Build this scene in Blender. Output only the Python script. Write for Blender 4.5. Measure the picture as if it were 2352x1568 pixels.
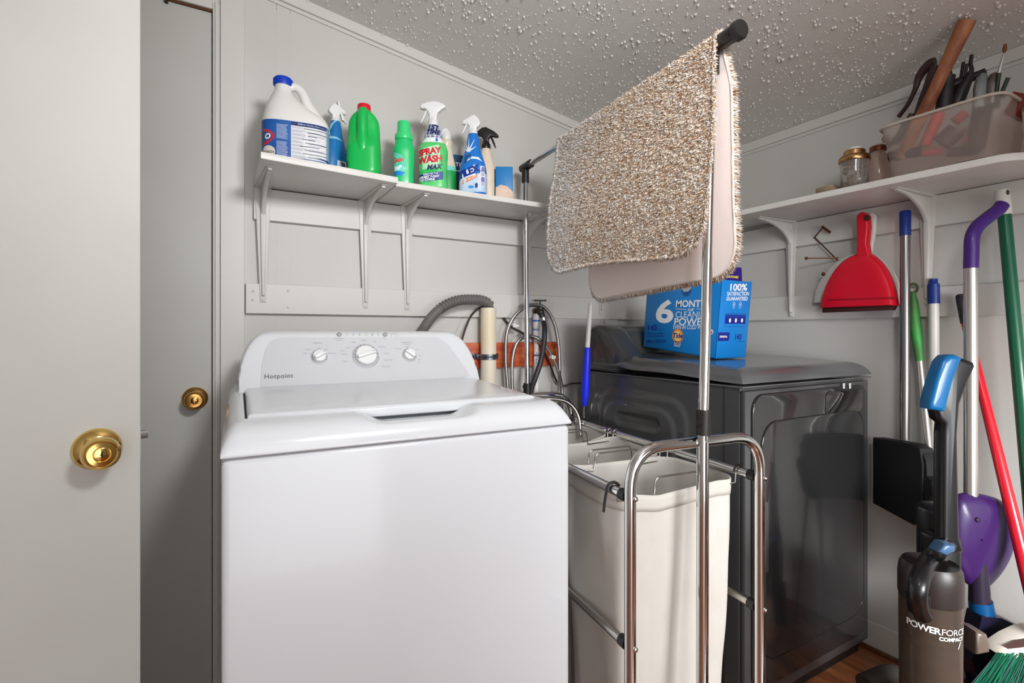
import bpy, bmesh, math, random
from math import pi, sin, cos, tan, sqrt, radians, atan2
from mathutils import Vector, Matrix, noise as mnoise
random.seed(7)
for o in list(bpy.data.objects): bpy.data.objects.remove(o)
SC = bpy.context.scene
COL = SC.collection

# ---------------------------------------------------------------- camera, world, light, exposure
FPX, YAW, Y0, CAMH = 1171.4, radians(30.086), 763.0, 1.10
cam_d = bpy.data.cameras.new('camera'); cam = bpy.data.objects.new('camera', cam_d); COL.objects.link(cam)
cam_d.sensor_width = 36.0; cam_d.lens = FPX/2352*36.0; cam_d.shift_y = -(784-Y0)/2352.0
cam_d.clip_start = 0.02; cam_d.clip_end = 50
cam.location = (0, 0, CAMH); cam.rotation_euler = (pi/2, 0, -YAW)
SC.camera = cam
SC.view_settings.view_transform = 'Standard'; SC.view_settings.look = 'None'
SC.view_settings.gamma = 1.0; SC.view_settings.use_curve_mapping = False
SC.view_settings.exposure = 0.2
wd = bpy.data.worlds.new('world'); SC.world = wd; wd.use_nodes = True
wd.node_tree.nodes['Background'].inputs['Color'].default_value = (0.97, 0.985, 1.0, 1)
wd.node_tree.nodes['Background'].inputs['Strength'].default_value = 2.35
def area(name, loc, target, sx, sy, power, col=(1, 1, 1), spread=180):
    d = bpy.data.lights.new(name, 'AREA'); d.shape = 'RECTANGLE'; d.size = sx; d.size_y = sy
    d.energy = power; d.color = col; d.spread = radians(spread)
    o = bpy.data.objects.new(name, d); COL.objects.link(o); o.location = loc
    o.rotation_euler = (Vector(target)-Vector(loc)).to_track_quat('-Z', 'Y').to_euler()
    return o
area('flash_light', (0.46, -0.12, 1.80), (0.62, 1.75, 1.42), 0.26, 0.20, 8, (0.98, 0.99, 1.0), 125)
area('rear_fill_light', (0.1, -1.3, 1.25), (0.9, 1.6, 0.9), 1.3, 1.8, 1, (1.0, 1.0, 1.0))  # added soft fill from behind the camera, stands for no known source

area('low_right_fill_light', (1.15, -0.95, 0.95), (1.75, 0.9, 0.30), 0.7, 0.5, 9.5, (0.98, 0.99, 1.0), 75)  # added fill that lifts the dark lower right wall, no such lamp known

# ---------------------------------------------------------------- helpers
FW = Vector((sin(YAW), cos(YAW), 0)); RT = Vector((cos(YAW), -sin(YAW), 0)); UP = Vector((0, 0, 1)); C0 = Vector((0, 0, CAMH))
def ray(px, py): return FW + RT*((px-1176)/FPX) + UP*((Y0-py)/FPX)
def pt(px, py, X=None, Y=None, Z=None, D=None):
    d = ray(px, py)
    if X is not None: k = X/d.x
    elif Y is not None: k = Y/d.y
    elif Z is not None: k = (Z-CAMH)/d.z
    else: k = D
    return C0 + d*k
def onplane(px, py, p0, n):
    d = ray(px, py); return C0 + d*((Vector(p0)-C0).dot(n)/d.dot(n))
def lin(c):
    def f(v):
        v /= 255.0
        return v/12.92 if v <= .04045 else ((v+.055)/1.055)**2.4
    return tuple(f(v) for v in c) + (1,)
MATS = {}
def mat(name, col, rough=.5, metal=0, coat=0, trans=0, ior=1.45, bump=None, vary=None, alpha=1, spec=None, sheen=0, sss=0):
    if name in MATS: return MATS[name]
    m = bpy.data.materials.new(name); m.use_nodes = True; nt = m.node_tree; b = nt.nodes['Principled BSDF']
    b.inputs['Base Color'].default_value = lin(col); b.inputs['Roughness'].default_value = rough
    b.inputs['Metallic'].default_value = metal; b.inputs['IOR'].default_value = ior
    b.inputs['Coat Weight'].default_value = coat; b.inputs['Coat Roughness'].default_value = .06
    b.inputs['Transmission Weight'].default_value = trans; b.inputs['Alpha'].default_value = alpha
    if spec is not None: b.inputs['Specular IOR Level'].default_value = spec
    if sheen: b.inputs['Sheen Weight'].default_value = sheen
    tc = nt.nodes.new('ShaderNodeTexCoord')
    if bump:
        n = nt.nodes.new('ShaderNodeTexNoise'); n.inputs['Scale'].default_value = bump[0]; n.inputs['Detail'].default_value = 4
        nt.links.new(tc.outputs['Object'], n.inputs['Vector'])
        bp = nt.nodes.new('ShaderNodeBump'); bp.inputs['Strength'].default_value = bump[1]; bp.inputs['Distance'].default_value = bump[2] if len(bump) > 2 else .002
        nt.links.new(n.outputs['Fac'], bp.inputs['Height']); nt.links.new(bp.outputs['Normal'], b.inputs['Normal'])
    if vary:   # (scale, second colour)
        n = nt.nodes.new('ShaderNodeTexNoise'); n.inputs['Scale'].default_value = vary[0]; n.inputs['Detail'].default_value = 5
        nt.links.new(tc.outputs['Object'], n.inputs['Vector'])
        r = nt.nodes.new('ShaderNodeValToRGB'); r.color_ramp.elements[0].position = .35; r.color_ramp.elements[1].position = .68
        r.color_ramp.elements[0].color = lin(col); r.color_ramp.elements[1].color = lin(vary[1])
        nt.links.new(n.outputs['Fac'], r.inputs['Fac']); nt.links.new(r.outputs['Color'], b.inputs['Base Color'])
    MATS[name] = m; return m
def wood(name, c1, c2, scale=(1, 14, 14), rough=.5, coat=0, knots=0):
    m = bpy.data.materials.new(name); m.use_nodes = True; nt = m.node_tree; b = nt.nodes['Principled BSDF']
    tc = nt.nodes.new('ShaderNodeTexCoord'); mp = nt.nodes.new('ShaderNodeMapping'); mp.inputs['Scale'].default_value = scale
    n = nt.nodes.new('ShaderNodeTexNoise'); n.inputs['Scale'].default_value = 3.0; n.inputs['Detail'].default_value = 6; n.inputs['Distortion'].default_value = .9
    r = nt.nodes.new('ShaderNodeValToRGB'); r.color_ramp.elements[0].position = .36; r.color_ramp.elements[1].position = .64
    r.color_ramp.elements[0].color = lin(c1); r.color_ramp.elements[1].color = lin(c2)
    nt.links.new(tc.outputs['Object'], mp.inputs['Vector']); nt.links.new(mp.outputs['Vector'], n.inputs['Vector'])
    nt.links.new(n.outputs['Fac'], r.inputs['Fac']); nt.links.new(r.outputs['Color'], b.inputs['Base Color'])
    b.inputs['Roughness'].default_value = rough; b.inputs['Coat Weight'].default_value = coat
    MATS[name] = m; return m

class MB:
    def __init__(s): s.v = []; s.f = []
    def add(s, vs, fs):
        k = len(s.v); s.v += [Vector(v) for v in vs]; s.f += [tuple(i+k for i in f) for f in fs]; return s
    def bm(s, b):
        b.verts.ensure_lookup_table(); b.verts.index_update()
        s.add([v.co.copy() for v in b.verts], [[v.index for v in f.verts] for f in b.faces]); b.free(); return s
    def box(s, x0, x1, y0, y1, z0, z1, r=0, seg=2, M=None):
        b = bmesh.new(); bmesh.ops.create_cube(b, size=1)
        for v in b.verts: v.co = Vector((x0+(v.co.x+.5)*(x1-x0), y0+(v.co.y+.5)*(y1-y0), z0+(v.co.z+.5)*(z1-z0)))
        if r: bmesh.ops.bevel(b, geom=b.edges[:], offset=r, segments=seg, profile=.5, affect='EDGES')
        if M is not None: bmesh.ops.transform(b, matrix=M, verts=b.verts)
        return s.bm(b)
    def tube(s, pts, r, n=12, caps=True, closed=False):
        pts = [Vector(p) for p in pts]; N = len(pts); rs = r if hasattr(r, '__len__') else [r]*N
        T = []
        for i in range(N):
            a = pts[(i-1) % N] if (closed or i > 0) else pts[i]; c = pts[(i+1) % N] if (closed or i < N-1) else pts[i]
            t = c-a; T.append(t.normalized() if t.length > 1e-9 else Vector((0, 0, 1)))
        u = T[0].orthogonal().normalized(); vs = []; fs = []
        for i in range(N):
            u = (u - T[i]*u.dot(T[i])); u = u.normalized() if u.length > 1e-6 else T[i].orthogonal().normalized()
            w = T[i].cross(u)
            for k in range(n):
                a = 2*pi*k/n; vs.append(pts[i] + (u*cos(a)+w*sin(a))*rs[i])
        for i in range(N if closed else N-1):
            for k in range(n):
                j = (i+1) % N; fs.append((i*n+k, i*n+(k+1) % n, j*n+(k+1) % n, j*n+k))
        if caps and not closed: fs.append(tuple(range(n-1, -1, -1))); fs.append(tuple((N-1)*n+k for k in range(n)))
        return s.add(vs, fs)
    def lathe(s, prof, n=32, M=None):   # prof: (r,z)
        vs = []; fs = []
        for r, z in prof:
            for k in range(n): vs.append(Vector((r*cos(2*pi*k/n), r*sin(2*pi*k/n), z)))
        for i in range(len(prof)-1):
            for k in range(n): fs.append((i*n+k, i*n+(k+1) % n, (i+1)*n+(k+1) % n, (i+1)*n+k))
        if prof[0][0] > 1e-5: fs.append(tuple(range(n-1, -1, -1)))
        if prof[-1][0] > 1e-5: fs.append(tuple((len(prof)-1)*n+k for k in range(n)))
        if M is not None: vs = [M @ v for v in vs]
        return s.add(vs, fs)
    def prism(s, poly, a, b, axis='z', r=0, M=None, seg=2):   # poly 2D, extruded from a to b on axis
        def P(p, h):
            return {'z': (p[0], p[1], h), 'x': (h, p[0], p[1]), 'y': (p[0], h, p[1])}[axis]
        bm_ = bmesh.new(); A = [bm_.verts.new(P(p, a)) for p in poly]; B = [bm_.verts.new(P(p, b)) for p in poly]; n = len(poly)
        fa = bm_.faces.new(A[::-1]); fb = bm_.faces.new(B)
        for i in range(n): bm_.faces.new((A[i], A[(i+1) % n], B[(i+1) % n], B[i]))
        bmesh.ops.recalc_face_normals(bm_, faces=bm_.faces)
        if r:
            es = [e for e in bm_.edges if (e in fa.edges[:] or e in fb.edges[:])]
            bmesh.ops.bevel(bm_, geom=es, offset=r, segments=seg, profile=.5, affect='EDGES')
        if M is not None: bmesh.ops.transform(bm_, matrix=M, verts=bm_.verts)
        return s.bm(bm_)
    def grid(s, nu, nv, fn, closeu=False):
        vs = [fn(i/nu, j/nv) for j in range(nv+1) for i in range(nu+(0 if closeu else 1))]
        w = nu if closeu else nu+1; fs = []
        for j in range(nv):
            for i in range(nu): fs.append((j*w+i, j*w+(i+1) % w, (j+1)*w+(i+1) % w, (j+1)*w+i))
        return s.add(vs, fs)
    def sphere(s, c, r, seg=12, sc=(1, 1, 1)):
        prof = [(max(r*sin(pi*i/seg), 0), -r*cos(pi*i/seg)) for i in range(seg+1)]
        prof[0] = (r*.02, -r); prof[-1] = (r*.02, r)
        return s.lathe(prof, seg*2, Matrix.Translation(Vector(c)) @ Matrix.Diagonal((*sc, 1)))
    def build(s, name, m, parent=None, world=False, smooth=40, xf=None):
        me = bpy.data.meshes.new(name)
        vs = s.v
        if xf is not None: vs = [xf @ v for v in vs]
        if world and parent is not None:
            p = parent
            while p.parent: p = p.parent
            I = p.matrix_basis.inverted(); vs = [I @ v for v in vs]
        me.from_pydata([tuple(v) for v in vs], [], s.f); me.update()
        if m is not None:
            for mm in (m if isinstance(m, (list, tuple)) else [m]): me.materials.append(mm)
        b = bmesh.new(); b.from_mesh(me); bmesh.ops.recalc_face_normals(b, faces=b.faces); b.to_mesh(me); b.free()
        if smooth:
            for p in me.polygons: p.use_smooth = True
            me.set_sharp_from_angle(angle=radians(smooth))
        o = bpy.data.objects.new(name, me); COL.objects.link(o)
        if parent is not None: o.parent = parent
        return o
def thing(name, label, cat, loc=(0, 0, 0), rz=0, group=None, rot=None):
    o = bpy.data.objects.new(name, None); COL.objects.link(o); o.empty_display_size = .03
    o.location = loc; o.rotation_euler = rot if rot else (0, 0, rz); o['label'] = label; o['category'] = cat
    o.matrix_basis = Matrix.Translation(Vector(loc)) @ o.rotation_euler.to_matrix().to_4x4()
    if group: o['group'] = group
    return o
def tag(o, label, cat, group=None):
    o['label'] = label; o['category'] = cat
    if group: o['group'] = group
    return o
def struct(o): o['kind'] = 'structure'; return o
def crom(P, n=8, closed=False):
    P = [Vector(p) for p in P]; out = []
    N = len(P)
    for i in range(N-1 if not closed else N):
        p0 = P[i-1] if (i > 0 or closed) else P[0]*2-P[1]; p1 = P[i]; p2 = P[(i+1) % N]
        p3 = P[(i+2) % N] if (i < N-2 or closed) else P[-1]*2-P[-2]
        for k in range(n):
            t = k/n; out.append(.5*((2*p1)+(p2-p0)*t+(2*p0-5*p1+4*p2-p3)*t*t+(3*p1-p0-3*p2+p3)*t*t*t))
    if not closed: out.append(P[-1])
    return out
_tc = {}
def text2d(s, size, align='CENTER', shear=0, bold=0, spacing=1.0):
    k = (s, size, align, shear, bold, spacing)
    if k in _tc: return _tc[k]
    cu = bpy.data.curves.new('txt', 'FONT'); cu.body = s; cu.size = size; cu.align_x = align; cu.align_y = 'CENTER'
    cu.shear = shear; cu.offset = bold*size; cu.resolution_u = 3; cu.space_character = spacing
    ob = bpy.data.objects.new('txt', cu); COL.objects.link(ob)
    dg = bpy.context.evaluated_depsgraph_get(); me = bpy.data.meshes.new_from_object(ob.evaluated_get(dg))
    bpy.data.objects.remove(ob); bpy.data.curves.remove(cu)
    b = bmesh.new(); b.from_mesh(me); bpy.data.meshes.remove(me)
    bmesh.ops.triangulate(b, faces=b.faces)
    for _ in range(2):
        es = [e for e in b.edges if e.calc_length() > size*.5]
        if es: bmesh.ops.subdivide_edges(b, edges=es, cuts=1); bmesh.ops.triangulate(b, faces=b.faces)
    b.verts.index_update(); b.verts.ensure_lookup_table()
    r = ([(v.co.x, v.co.y) for v in b.verts], [[v.index for v in f.verts] for f in b.faces]); b.free(); _tc[k] = r; return r
def put_text(mb, fn, s, size, u=0, v=0, rot=0, **kw):   # fn(u,v) -> point
    vs, fs = text2d(s, size, **kw); c, q = cos(rot), sin(rot)
    mb.add([fn(u+x*c-y*q, v+x*q+y*c) for x, y in vs], fs)
def put_rect(mb, fn, u0, u1, v0, v1, nu=6, nv=2):
    mb.grid(nu, nv, lambda a, b: fn(u0+(u1-u0)*a, v0+(v1-v0)*b))
def put_poly(mb, fn, pts):
    b = bmesh.new(); f = b.faces.new([b.verts.new((x, y, 0)) for x, y in pts]); bmesh.ops.triangulate(b, faces=[f])
    for _ in range(2):
        bmesh.ops.subdivide_edges(b, edges=[e for e in b.edges if e.calc_length() > .012], cuts=1); bmesh.ops.triangulate(b, faces=b.faces)
    b.verts.index_update(); mb.add([fn(v.co.x, v.co.y) for v in b.verts], [[v.index for v in f.verts] for f in b.faces]); b.free()
def disc(u, v, r, n=18, ry=None): return [(u+r*cos(2*pi*k/n), v+(ry or r)*sin(2*pi*k/n)) for k in range(n)]
class Surf:      # bottle body: stack of superellipse sections (z, rx, ry, n[, cx])
    def __init__(s, secs):
        s.s = [tuple(x)+((0,) if len(x) == 4 else ()) for x in secs]; s.z0 = s.s[0][0]; s.z1 = s.s[-1][0]
    def at(s, z):
        S = s.s
        if z <= S[0][0]: return S[0][1:]
        if z >= S[-1][0]: return S[-1][1:]
        for i in range(len(S)-1):
            if S[i][0] <= z <= S[i+1][0]: break
        t = (z-S[i][0])/max(S[i+1][0]-S[i][0], 1e-9)
        p0 = S[max(i-1, 0)]; p1 = S[i]; p2 = S[i+1]; p3 = S[min(i+2, len(S)-1)]; out = []
        for k in range(1, 5):
            m1 = (p2[k]-p0[k])/max(p2[0]-p0[0], 1e-6)*(p2[0]-p1[0]); m2 = (p3[k]-p1[k])/max(p3[0]-p1[0], 1e-6)*(p2[0]-p1[0])
            if (p1[k]-p0[k])*(p2[k]-p1[k]) <= 0: m1 = 0
            if (p2[k]-p1[k])*(p3[k]-p2[k]) <= 0: m2 = 0
            h = t*t*(3-2*t); out.append(p1[k]*(2*t**3-3*t*t+1)+(t**3-2*t*t+t)*m1+p2[k]*h+(t**3-t*t)*m2)
        return out
    def p(s, th, z, off=0):
        rx, ry, n, cx = s.at(z); c, q = cos(th), sin(th)
        x = math.copysign(abs(c)**(2/n), c); y = math.copysign(abs(q)**(2/n), q)
        return Vector((cx+(rx+off)*x, (ry+off)*y, z))
    def fn(s, face=-pi/2, off=.0006):     # flat label coordinates in metres -> surface
        cache = {}
        def table(z):
            k = round(z/.004)
            if k not in cache:
                zz = k*.004; T = [(0.0, face)]; last = s.p(face, zz); L = 0
                side = {}
                for sg in (1, -1):
                    last = s.p(face, zz); L = 0; A = []
                    for i in range(1, 241):
                        th = face+sg*i*pi/240; q = s.p(th, zz); L += (q-last).length; last = q; A.append((L, th))
                    side[sg] = A
                cache[k] = side
            return cache[k]
        def look(A, L):
            lo, hi = 0, len(A)-1
            if L >= A[-1][0]: return A[-1][1]
            while lo < hi:
                m_ = (lo+hi)//2
                if A[m_][0] < L: lo = m_+1
                else: hi = m_
            L1, t1 = A[lo]; L0, t0 = A[lo-1] if lo else (0.0, face)
            return t0+(t1-t0)*(L-L0)/max(L1-L0, 1e-9)
        def g(u, v):
            z = s.z0+v; return s.p(look(table(z)[1 if u >= 0 else -1], abs(u)), z, off)
        return g
    def mesh(s, mb, nth=40, dz=.005):
        nz = max(int((s.z1-s.z0)/dz), 4)
        k = len(mb.v); mb.grid(nth, nz, lambda a, b: s.p(2*pi*a, s.z0+(s.z1-s.z0)*b), closeu=True)
        mb.f.append(tuple(range(k+nth-1, k-1, -1))); mb.f.append(tuple(k+nz*nth+i for i in range(nth))); return mb
def sm(a, b, x):
    t = min(max((x-a)/(b-a), 0), 1); return t*t*(3-2*t)

# ---------------------------------------------------------------- materials
M_wall = mat('wall_paint', (209, 207, 203), .55, bump=(180, .25, .0012), vary=(2.2, (202, 200, 195)))
M_trim = mat('trim_paint', (212, 210, 205), .42, bump=(90, .2, .001))
M_shelf = mat('shelf_paint', (226, 224, 219), .38, bump=(70, .3, .001), vary=(6, (214, 211, 206)))
M_door = mat('door_paint', (196, 195, 190), .5, bump=(60, .12, .001), vary=(3, (190, 188, 183)))
M_ceil = mat('ceiling_paint', (224, 221, 216), .8, bump=(260, .5, .002))
M_gap = mat('dark_gap', (60, 44, 34), .8)
M_brass = mat('polished_brass', (232, 196, 118), .12, metal=1)
M_brassd = mat('brass_dark', (196, 148, 84), .18, metal=1)
M_steel = mat('latch_steel', (150, 148, 145), .3, metal=1)
M_chrome = mat('chrome', (225, 225, 225), .09, metal=1)
M_chrome2 = mat('aged_chrome', (190, 186, 180), .22, metal=1, bump=(120, .1, .0006))
M_blackp = mat('black_plastic', (34, 32, 31), .42)
M_enamel = mat('white_enamel', (220, 222, 226), .22, coat=.3)
M_face = mat('console_grey', (205, 206, 209), .35)
M_wplastic = mat('white_plastic', (232, 232, 232), .3)
M_print = mat('grey_print', (120, 120, 124), .6)
M_dark = mat('dark_hole', (22, 20, 20), .7)

# ---------------------------------------------------------------- the room
XR, YB = 1.978, 1.769
def ceilz(x): return 2.157-.1516*(x-.329)
m = wood('floor_laminate', (126, 70, 40), (178, 112, 72), (9, 1.2, 1), .28, .3)
struct(MB().box(-1.2, XR+.1, -1.6, YB+.12, -.05, 0).build('floor', m))
b = MB(); z = 2.6
for x0, x1 in ((.0, .1638), (.1646, .2038), (.2046, XR+.1)):
    b.box(x0, x1, YB, YB+.1, 0, ceilz(max(x0, .0))+.02)
b.box(.0, XR, YB+.0008, YB+.1, 0, 1.9); b.box(.0, .5, YB+.0008, YB+.1, 1.9, 2.12)
b.box(-.775, .0, YB, YB+.1, 2.085, 2.45); b.box(-1.2, -.775, YB, YB+.1, 0, 2.5); b.box(-.80, .02, YB+.062, YB+.1, 0, 2.12)
struct(b.build('wall_back', M_wall, smooth=0))
struct(MB().box(XR, XR+.1, -1.6, YB+.1, 0, 2.0).build('wall_right', M_wall, smooth=0))
struct(MB().box(-1.25, -1.2, -1.6, YB+.1, 0, 2.5).build('wall_left', M_wall, smooth=0))
b = MB(); b.box(.62, XR+.1, -1.65, -1.6, 0, 2.4); b.box(-1.2, -.8, -1.65, -1.6, 0, 2.5); b.box(-.8, .62, -1.65, -1.6, 2.1, 2.5)  # unseen wall, its right part put in to block ambient light
struct(b.build('wall_front', M_wall, smooth=0))
# textured ceiling that slopes down to the right wall
b = MB(); x0, x1 = -1.25, XR+.1
b.add([(x, y, ceilz(x)+t) for t in (0, .05) for x, y in ((x0, -1.65), (x1, -1.65), (x1, YB+.1), (x0, YB+.1))], [(0, 1, 2, 3), (7, 6, 5, 4), (0, 4, 5, 1), (1, 5, 6, 2), (2, 6, 7, 3), (3, 7, 4, 0)])
rr = random.Random(3)
for i in range(11000):
    x = rr.uniform(-.2, XR-.02); y = rr.uniform(.25, YB-.01)
    d = .5+.5*mnoise.noise(Vector((x*4, y*4, 0)))
    if rr.random() > .35+d: continue
    r = rr.choice((.0011, .0014, .0018, .0022, .0028, .0036, .0046))*rr.uniform(.7, 1.1); h = r*rr.uniform(.8, 1.5)
    ax, ay, ph = r*rr.uniform(.8, 1.3), r*rr.uniform(.8, 1.3), rr.uniform(0, pi)
    vs = [(x, y, ceilz(x)-h)]
    for rad, hh in ((.6, .75), (1, -.1)):
        for k in range(7):
            a = ph+2*pi*k/7; q = rr.uniform(.85, 1.15); X = x+ax*rad*q*cos(a); vs.append((X, y+ay*rad*q*sin(a), ceilz(X)-h*hh))
    fs = [(0, 1+k, 1+(k+1) % 7) for k in range(7)]+[(1+k, 8+k, 8+(k+1) % 7, 1+(k+1) % 7) for k in range(7)]
    b.add(vs, fs)
struct(b.build('ceiling', M_ceil, smooth=50))
# cove trim under the ceiling on both walls, flat board rails, corner casing
def slopebox(x0, x1, y0, y1, top, bot):
    return [(x, y, ceilz(x)-k) for k in (top, bot) for x, y in ((x0, y0), (x1, y0), (x1, y1), (x0, y1))], [(0, 1, 2, 3), (7, 6, 5, 4), (0, 4, 5, 1), (1, 5, 6, 2), (2, 6, 7, 3), (3, 7, 4, 0)]
b = MB(); b.add(*slopebox(-.8, XR, YB-.016, YB, 0, .034)); b.add(*slopebox(-.8, XR, YB-.006, YB, .034, .045))
struct(b.build('trim_1', M_trim, smooth=0))
zc = ceilz(XR); b = MB(); b.box(XR-.016, XR, -1.6, YB, zc-.034, zc+.001); b.box(XR-.006, XR, -1.6, YB, zc-.045, zc-.034)
struct(b.build('trim_2', M_trim, smooth=0))
struct(MB().box(.077, XR, YB-.018, YB, 1.158, 1.250, .0015).build('trim_3', M_trim, smooth=0))
struct(MB().box(.099, XR, YB-.018, YB, 1.448, 1.545, .0015).build('trim_4', M_trim, smooth=0))
struct(MB().box(XR-.018, XR, .1, YB-.018, 1.150, 1.243, .0015).build('trim_5', M_trim, smooth=0))
struct(MB().box(XR-.018, XR, .1, YB-.018, 1.435, 1.531, .0015).build('trim_6', M_trim, smooth=0))
struct(MB().box(1.50, 1.57, YB-.012, YB, 0, 1.158, .001).build('trim_7', M_trim, smooth=0))
struct(MB().box(XR-.012, XR, -.4, YB, 0, .095, .002).build('baseboard_right', M_trim, smooth=0))
struct(MB().box(XR-.024, XR-.012, -.4, YB, 0, .014, .005).build('trim_8', wood('brown_moulding', (96, 54, 32), (128, 78, 48))))
# door casing and jamb at the left of the back wall
b = MB(); b.box(.010, .074, YB-.014, YB+.002, 0, ceilz(.074)-.03, .002); b.box(-.010, .010, YB-.006, YB+.06, 0, 2.085, .003); b.box(-.004, .004, YB-.012, YB, 0, 2.085, .002)
b.box(-.785, -.010, YB-.004, YB+.06, 2.066, 2.10, .002)
struct(b.build('trim_9', M_trim, smooth=0))
# paint-chipped screw heads on the lower rail
b = MB()
for px, py in ((582, 668), (581, 688), (662, 667), (662, 705)):
    p = pt(px, py, Y=YB-.018); b.lathe([(.0042, 0), (.0042, .002), (.002, .0034)], 12, Matrix.Translation(p) @ Matrix.Rotation(pi/2, 4, 'X'))
struct(b.build('trim_10', M_trim))

def knob(parent, mat_, loc, n_dir, key):      # round entry knob, axis along n_dir
    M = Matrix.Translation(Vector(loc)) @ Vector(n_dir).to_track_quat('Z', 'Y').to_matrix().to_4x4()
    o = MB().lathe([(.034, 0), (.034, .003), (.031, .008), (.022, .013), (.013, .016), (.012, .026), (.016, .031), (.0235, .037), (.0265, .047), (.0250, .056), (.021, .0595), (.0195, .0585), (.0190, .0575), (.012, .058), (.0110, .0590)], 40, M).build('door_knob', mat_, parent)
    k = MB(); k.lathe([(.0105, .0575), (.0105, .0605), (.0095, .061)], 28, M)
    if not key: k.box(-.0075, .0075, -.0022, .0022, .06, .0665, .001, M=M)
    c = k.build('key_cylinder' if key else 'lock_button', mat_, o)
    if key: MB().box(-.0009, .0009, -.005, .005, .0608, .0614, M=M).build('keyhole', M_dark, c) if False else None
    if key:
        h = MB(); h.box(-.0010, .0010, -.0052, .0052, .0605, .0613, M=M); h.box(-.0022, .0, -.0016, .0012, .0605, .0613, M=M); h.build('keyhole', M_dark, o)
    return o
# closed door in the back wall
d2 = MB().box(-.772, -.012, YB+.012, YB+.047, .012, 2.062, .002).build('door_2', M_door, smooth=0); struct(d2)
p = pt(448, 915, Y=YB+.012); knob(d2, M_brassd, (p.x, p.y, p.z), (0, -1, 0), False)
MB().box(-.774, -.010, YB+.004, YB+.012, 2.060, 2.067).build('weatherstrip', mat('brown_strip', (92, 52, 26), .7), d2)
p = pt(382, -6, Y=YB); MB().box(p.x-.004, p.x+.004, YB-.002, YB+.012, p.z-.012, 2.066, .001).build('latch_hook', M_gap, d2)
# open door in the foreground
ED = Vector((-.115, 1.098, 0)); DX = Vector((.9664, .257, 0)); DN = Vector((.257, -.9664, 0))
Md = Matrix((( DX.x, -DN.x, 0, ED.x), (DX.y, -DN.y, 0, ED.y), (0, 0, 1, 0), (0, 0, 0, 1)))
d1 = MB().box(-.79, 0, 0, .035, .012, 2.06, .0015, M=Md).build('door_1', M_door, smooth=0); struct(d1)
p = onplane(223, 1030, ED, DN); knob(d1, M_brass, p, DN, True)
b = MB(); b.box(-.0005, .0012, .006, .029, p.z-.028, p.z+.030, M=Md); lp = b.build('latch_plate', M_trim, d1)
b = MB(); b.prism([(0, .011), (.0125, .011), (.0125, .016), (.006, .024), (0, .024)], p.z+.006, p.z+.019, 'z', .0008, M=Md); b.build('latch_bolt', M_steel, lp)

# ---------------------------------------------------------------- shelves and brackets
ST = 1.548     # underside of the back shelf
def board(name, poly, z0, z1, label, group=None):
    return tag(MB().prism(poly, z0, z1, 'z', .0025).build(name, M_shelf, smooth=30), label, 'shelf', group)
board('shelf_board', [(.099, 1.462), (.473, 1.500), (.473, YB-.001), (.099, YB-.001)], ST, ST+.019, 'short white shelf board at the left under the bleach jug and green jug')
board('shelf_board', [(.4765, 1.533), (1.060, 1.532), (1.060, 1.632), (1.018, 1.632), (1.018, 1.676), (1.060, 1.676), (1.060, YB-.001), (.4765, YB-.001)], ST, ST+.018,
      'long white shelf board on the back wall carrying the spray bottles')
board('shelf_board', [(1.063, 1.522), (1.30, 1.40), (1.672, 1.30), (1.672, 1.25), (XR-.001, 1.25), (XR-.001, YB-.001), (1.063, YB-.001)], ST-.003, ST+.015,
      'white corner shelf board behind the hanging bath rug')
board('shelf_board', [(1.676, 1.246), (1.690, .92), (1.712, .62), (1.722, .50), (1.736, .478), (1.768, .450), (1.80, .40), (1.82, .34), (XR-.001, .33), (XR-.001, 1.246)], 1.5325, 1.5525,
      'white shelf board on the right wall holding the plastic tool bin')
def bracket(x, y, z, rz, hl, al, label):       # pressed-metal shelf bracket: wall leg and arm with ribs
    t = thing('shelf_bracket', label, 'shelf bracket', (x, y, z), rz, 'painted shelf brackets')
    # local: wall at y=0, arm goes to -y, top at z=0
    b = MB(); b.prism([(-.024, -.002), (.024, -.002), (.021, -.05), (.008, -hl), (-.008, -hl), (-.021, -.05)], -.004, 0, 'y', .001)
    b.prism([(-.009, -.03), (.009, -.03), (.004, -hl+.02), (-.004, -hl+.02)], -.013, -.003, 'y', .003)
    b.lathe([(.004, 0), (.004, .002), (.002, .003)], 10, Matrix.Translation((0, -.004, -hl+.008)) @ Matrix.Rotation(pi/2, 4, 'X'))
    b.build('wall_leg', M_trim, t)
    b = MB(); b.prism([(-.022, 0), (.022, 0), (.009, -al), (-.009, -al)], -.004, 0, 'z', .001)
    # curved gusset between leg and arm
    ys = [0]+[-.012-(al-.03)*(1-cos(a*pi/2/8)) for a in range(9)]; zs = [-.085]+[-.085+.079*sin(a*pi/2/8) for a in range(9)]
    pf = [(-.001, -.004), (-.001, -.10)]+[(-.012-(al-.02)*(1-cos(a*pi/2/8)), -.10+.090*sin(a*pi/2/8)) for a in range(1, 9)]+[(-al+.008, -.004)]
    b.prism(pf, -.006, .006, 'x', .003)
    b.lathe([(.004, 0), (.004, .002), (.002, .003)], 10, Matrix.Translation((.012, -al*.45, -.004)) @ Matrix.Rotation(pi, 4, 'X'))
    b.build('shelf_arm', M_trim, t)
    return t
yb = YB-.018
bracket(.1245, yb, ST, 0, .355, .245, 'white shelf bracket at the left end beside the door casing')
bracket(.438, yb, ST, 0, .365, .230, 'white shelf bracket under the joint of the two boards')
bracket(.584, yb, ST, 0, .368, .200, 'white shelf bracket just right of the board joint, under the green spray bottle')
bracket(1.084, yb, ST-.003, 0, .340, .205, 'white shelf bracket behind the thin chrome pole at the back wall')
bracket(1.467, yb, ST-.003, 0, .370, .210, 'white shelf bracket whose foot shows below the hanging bath rug')
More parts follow.
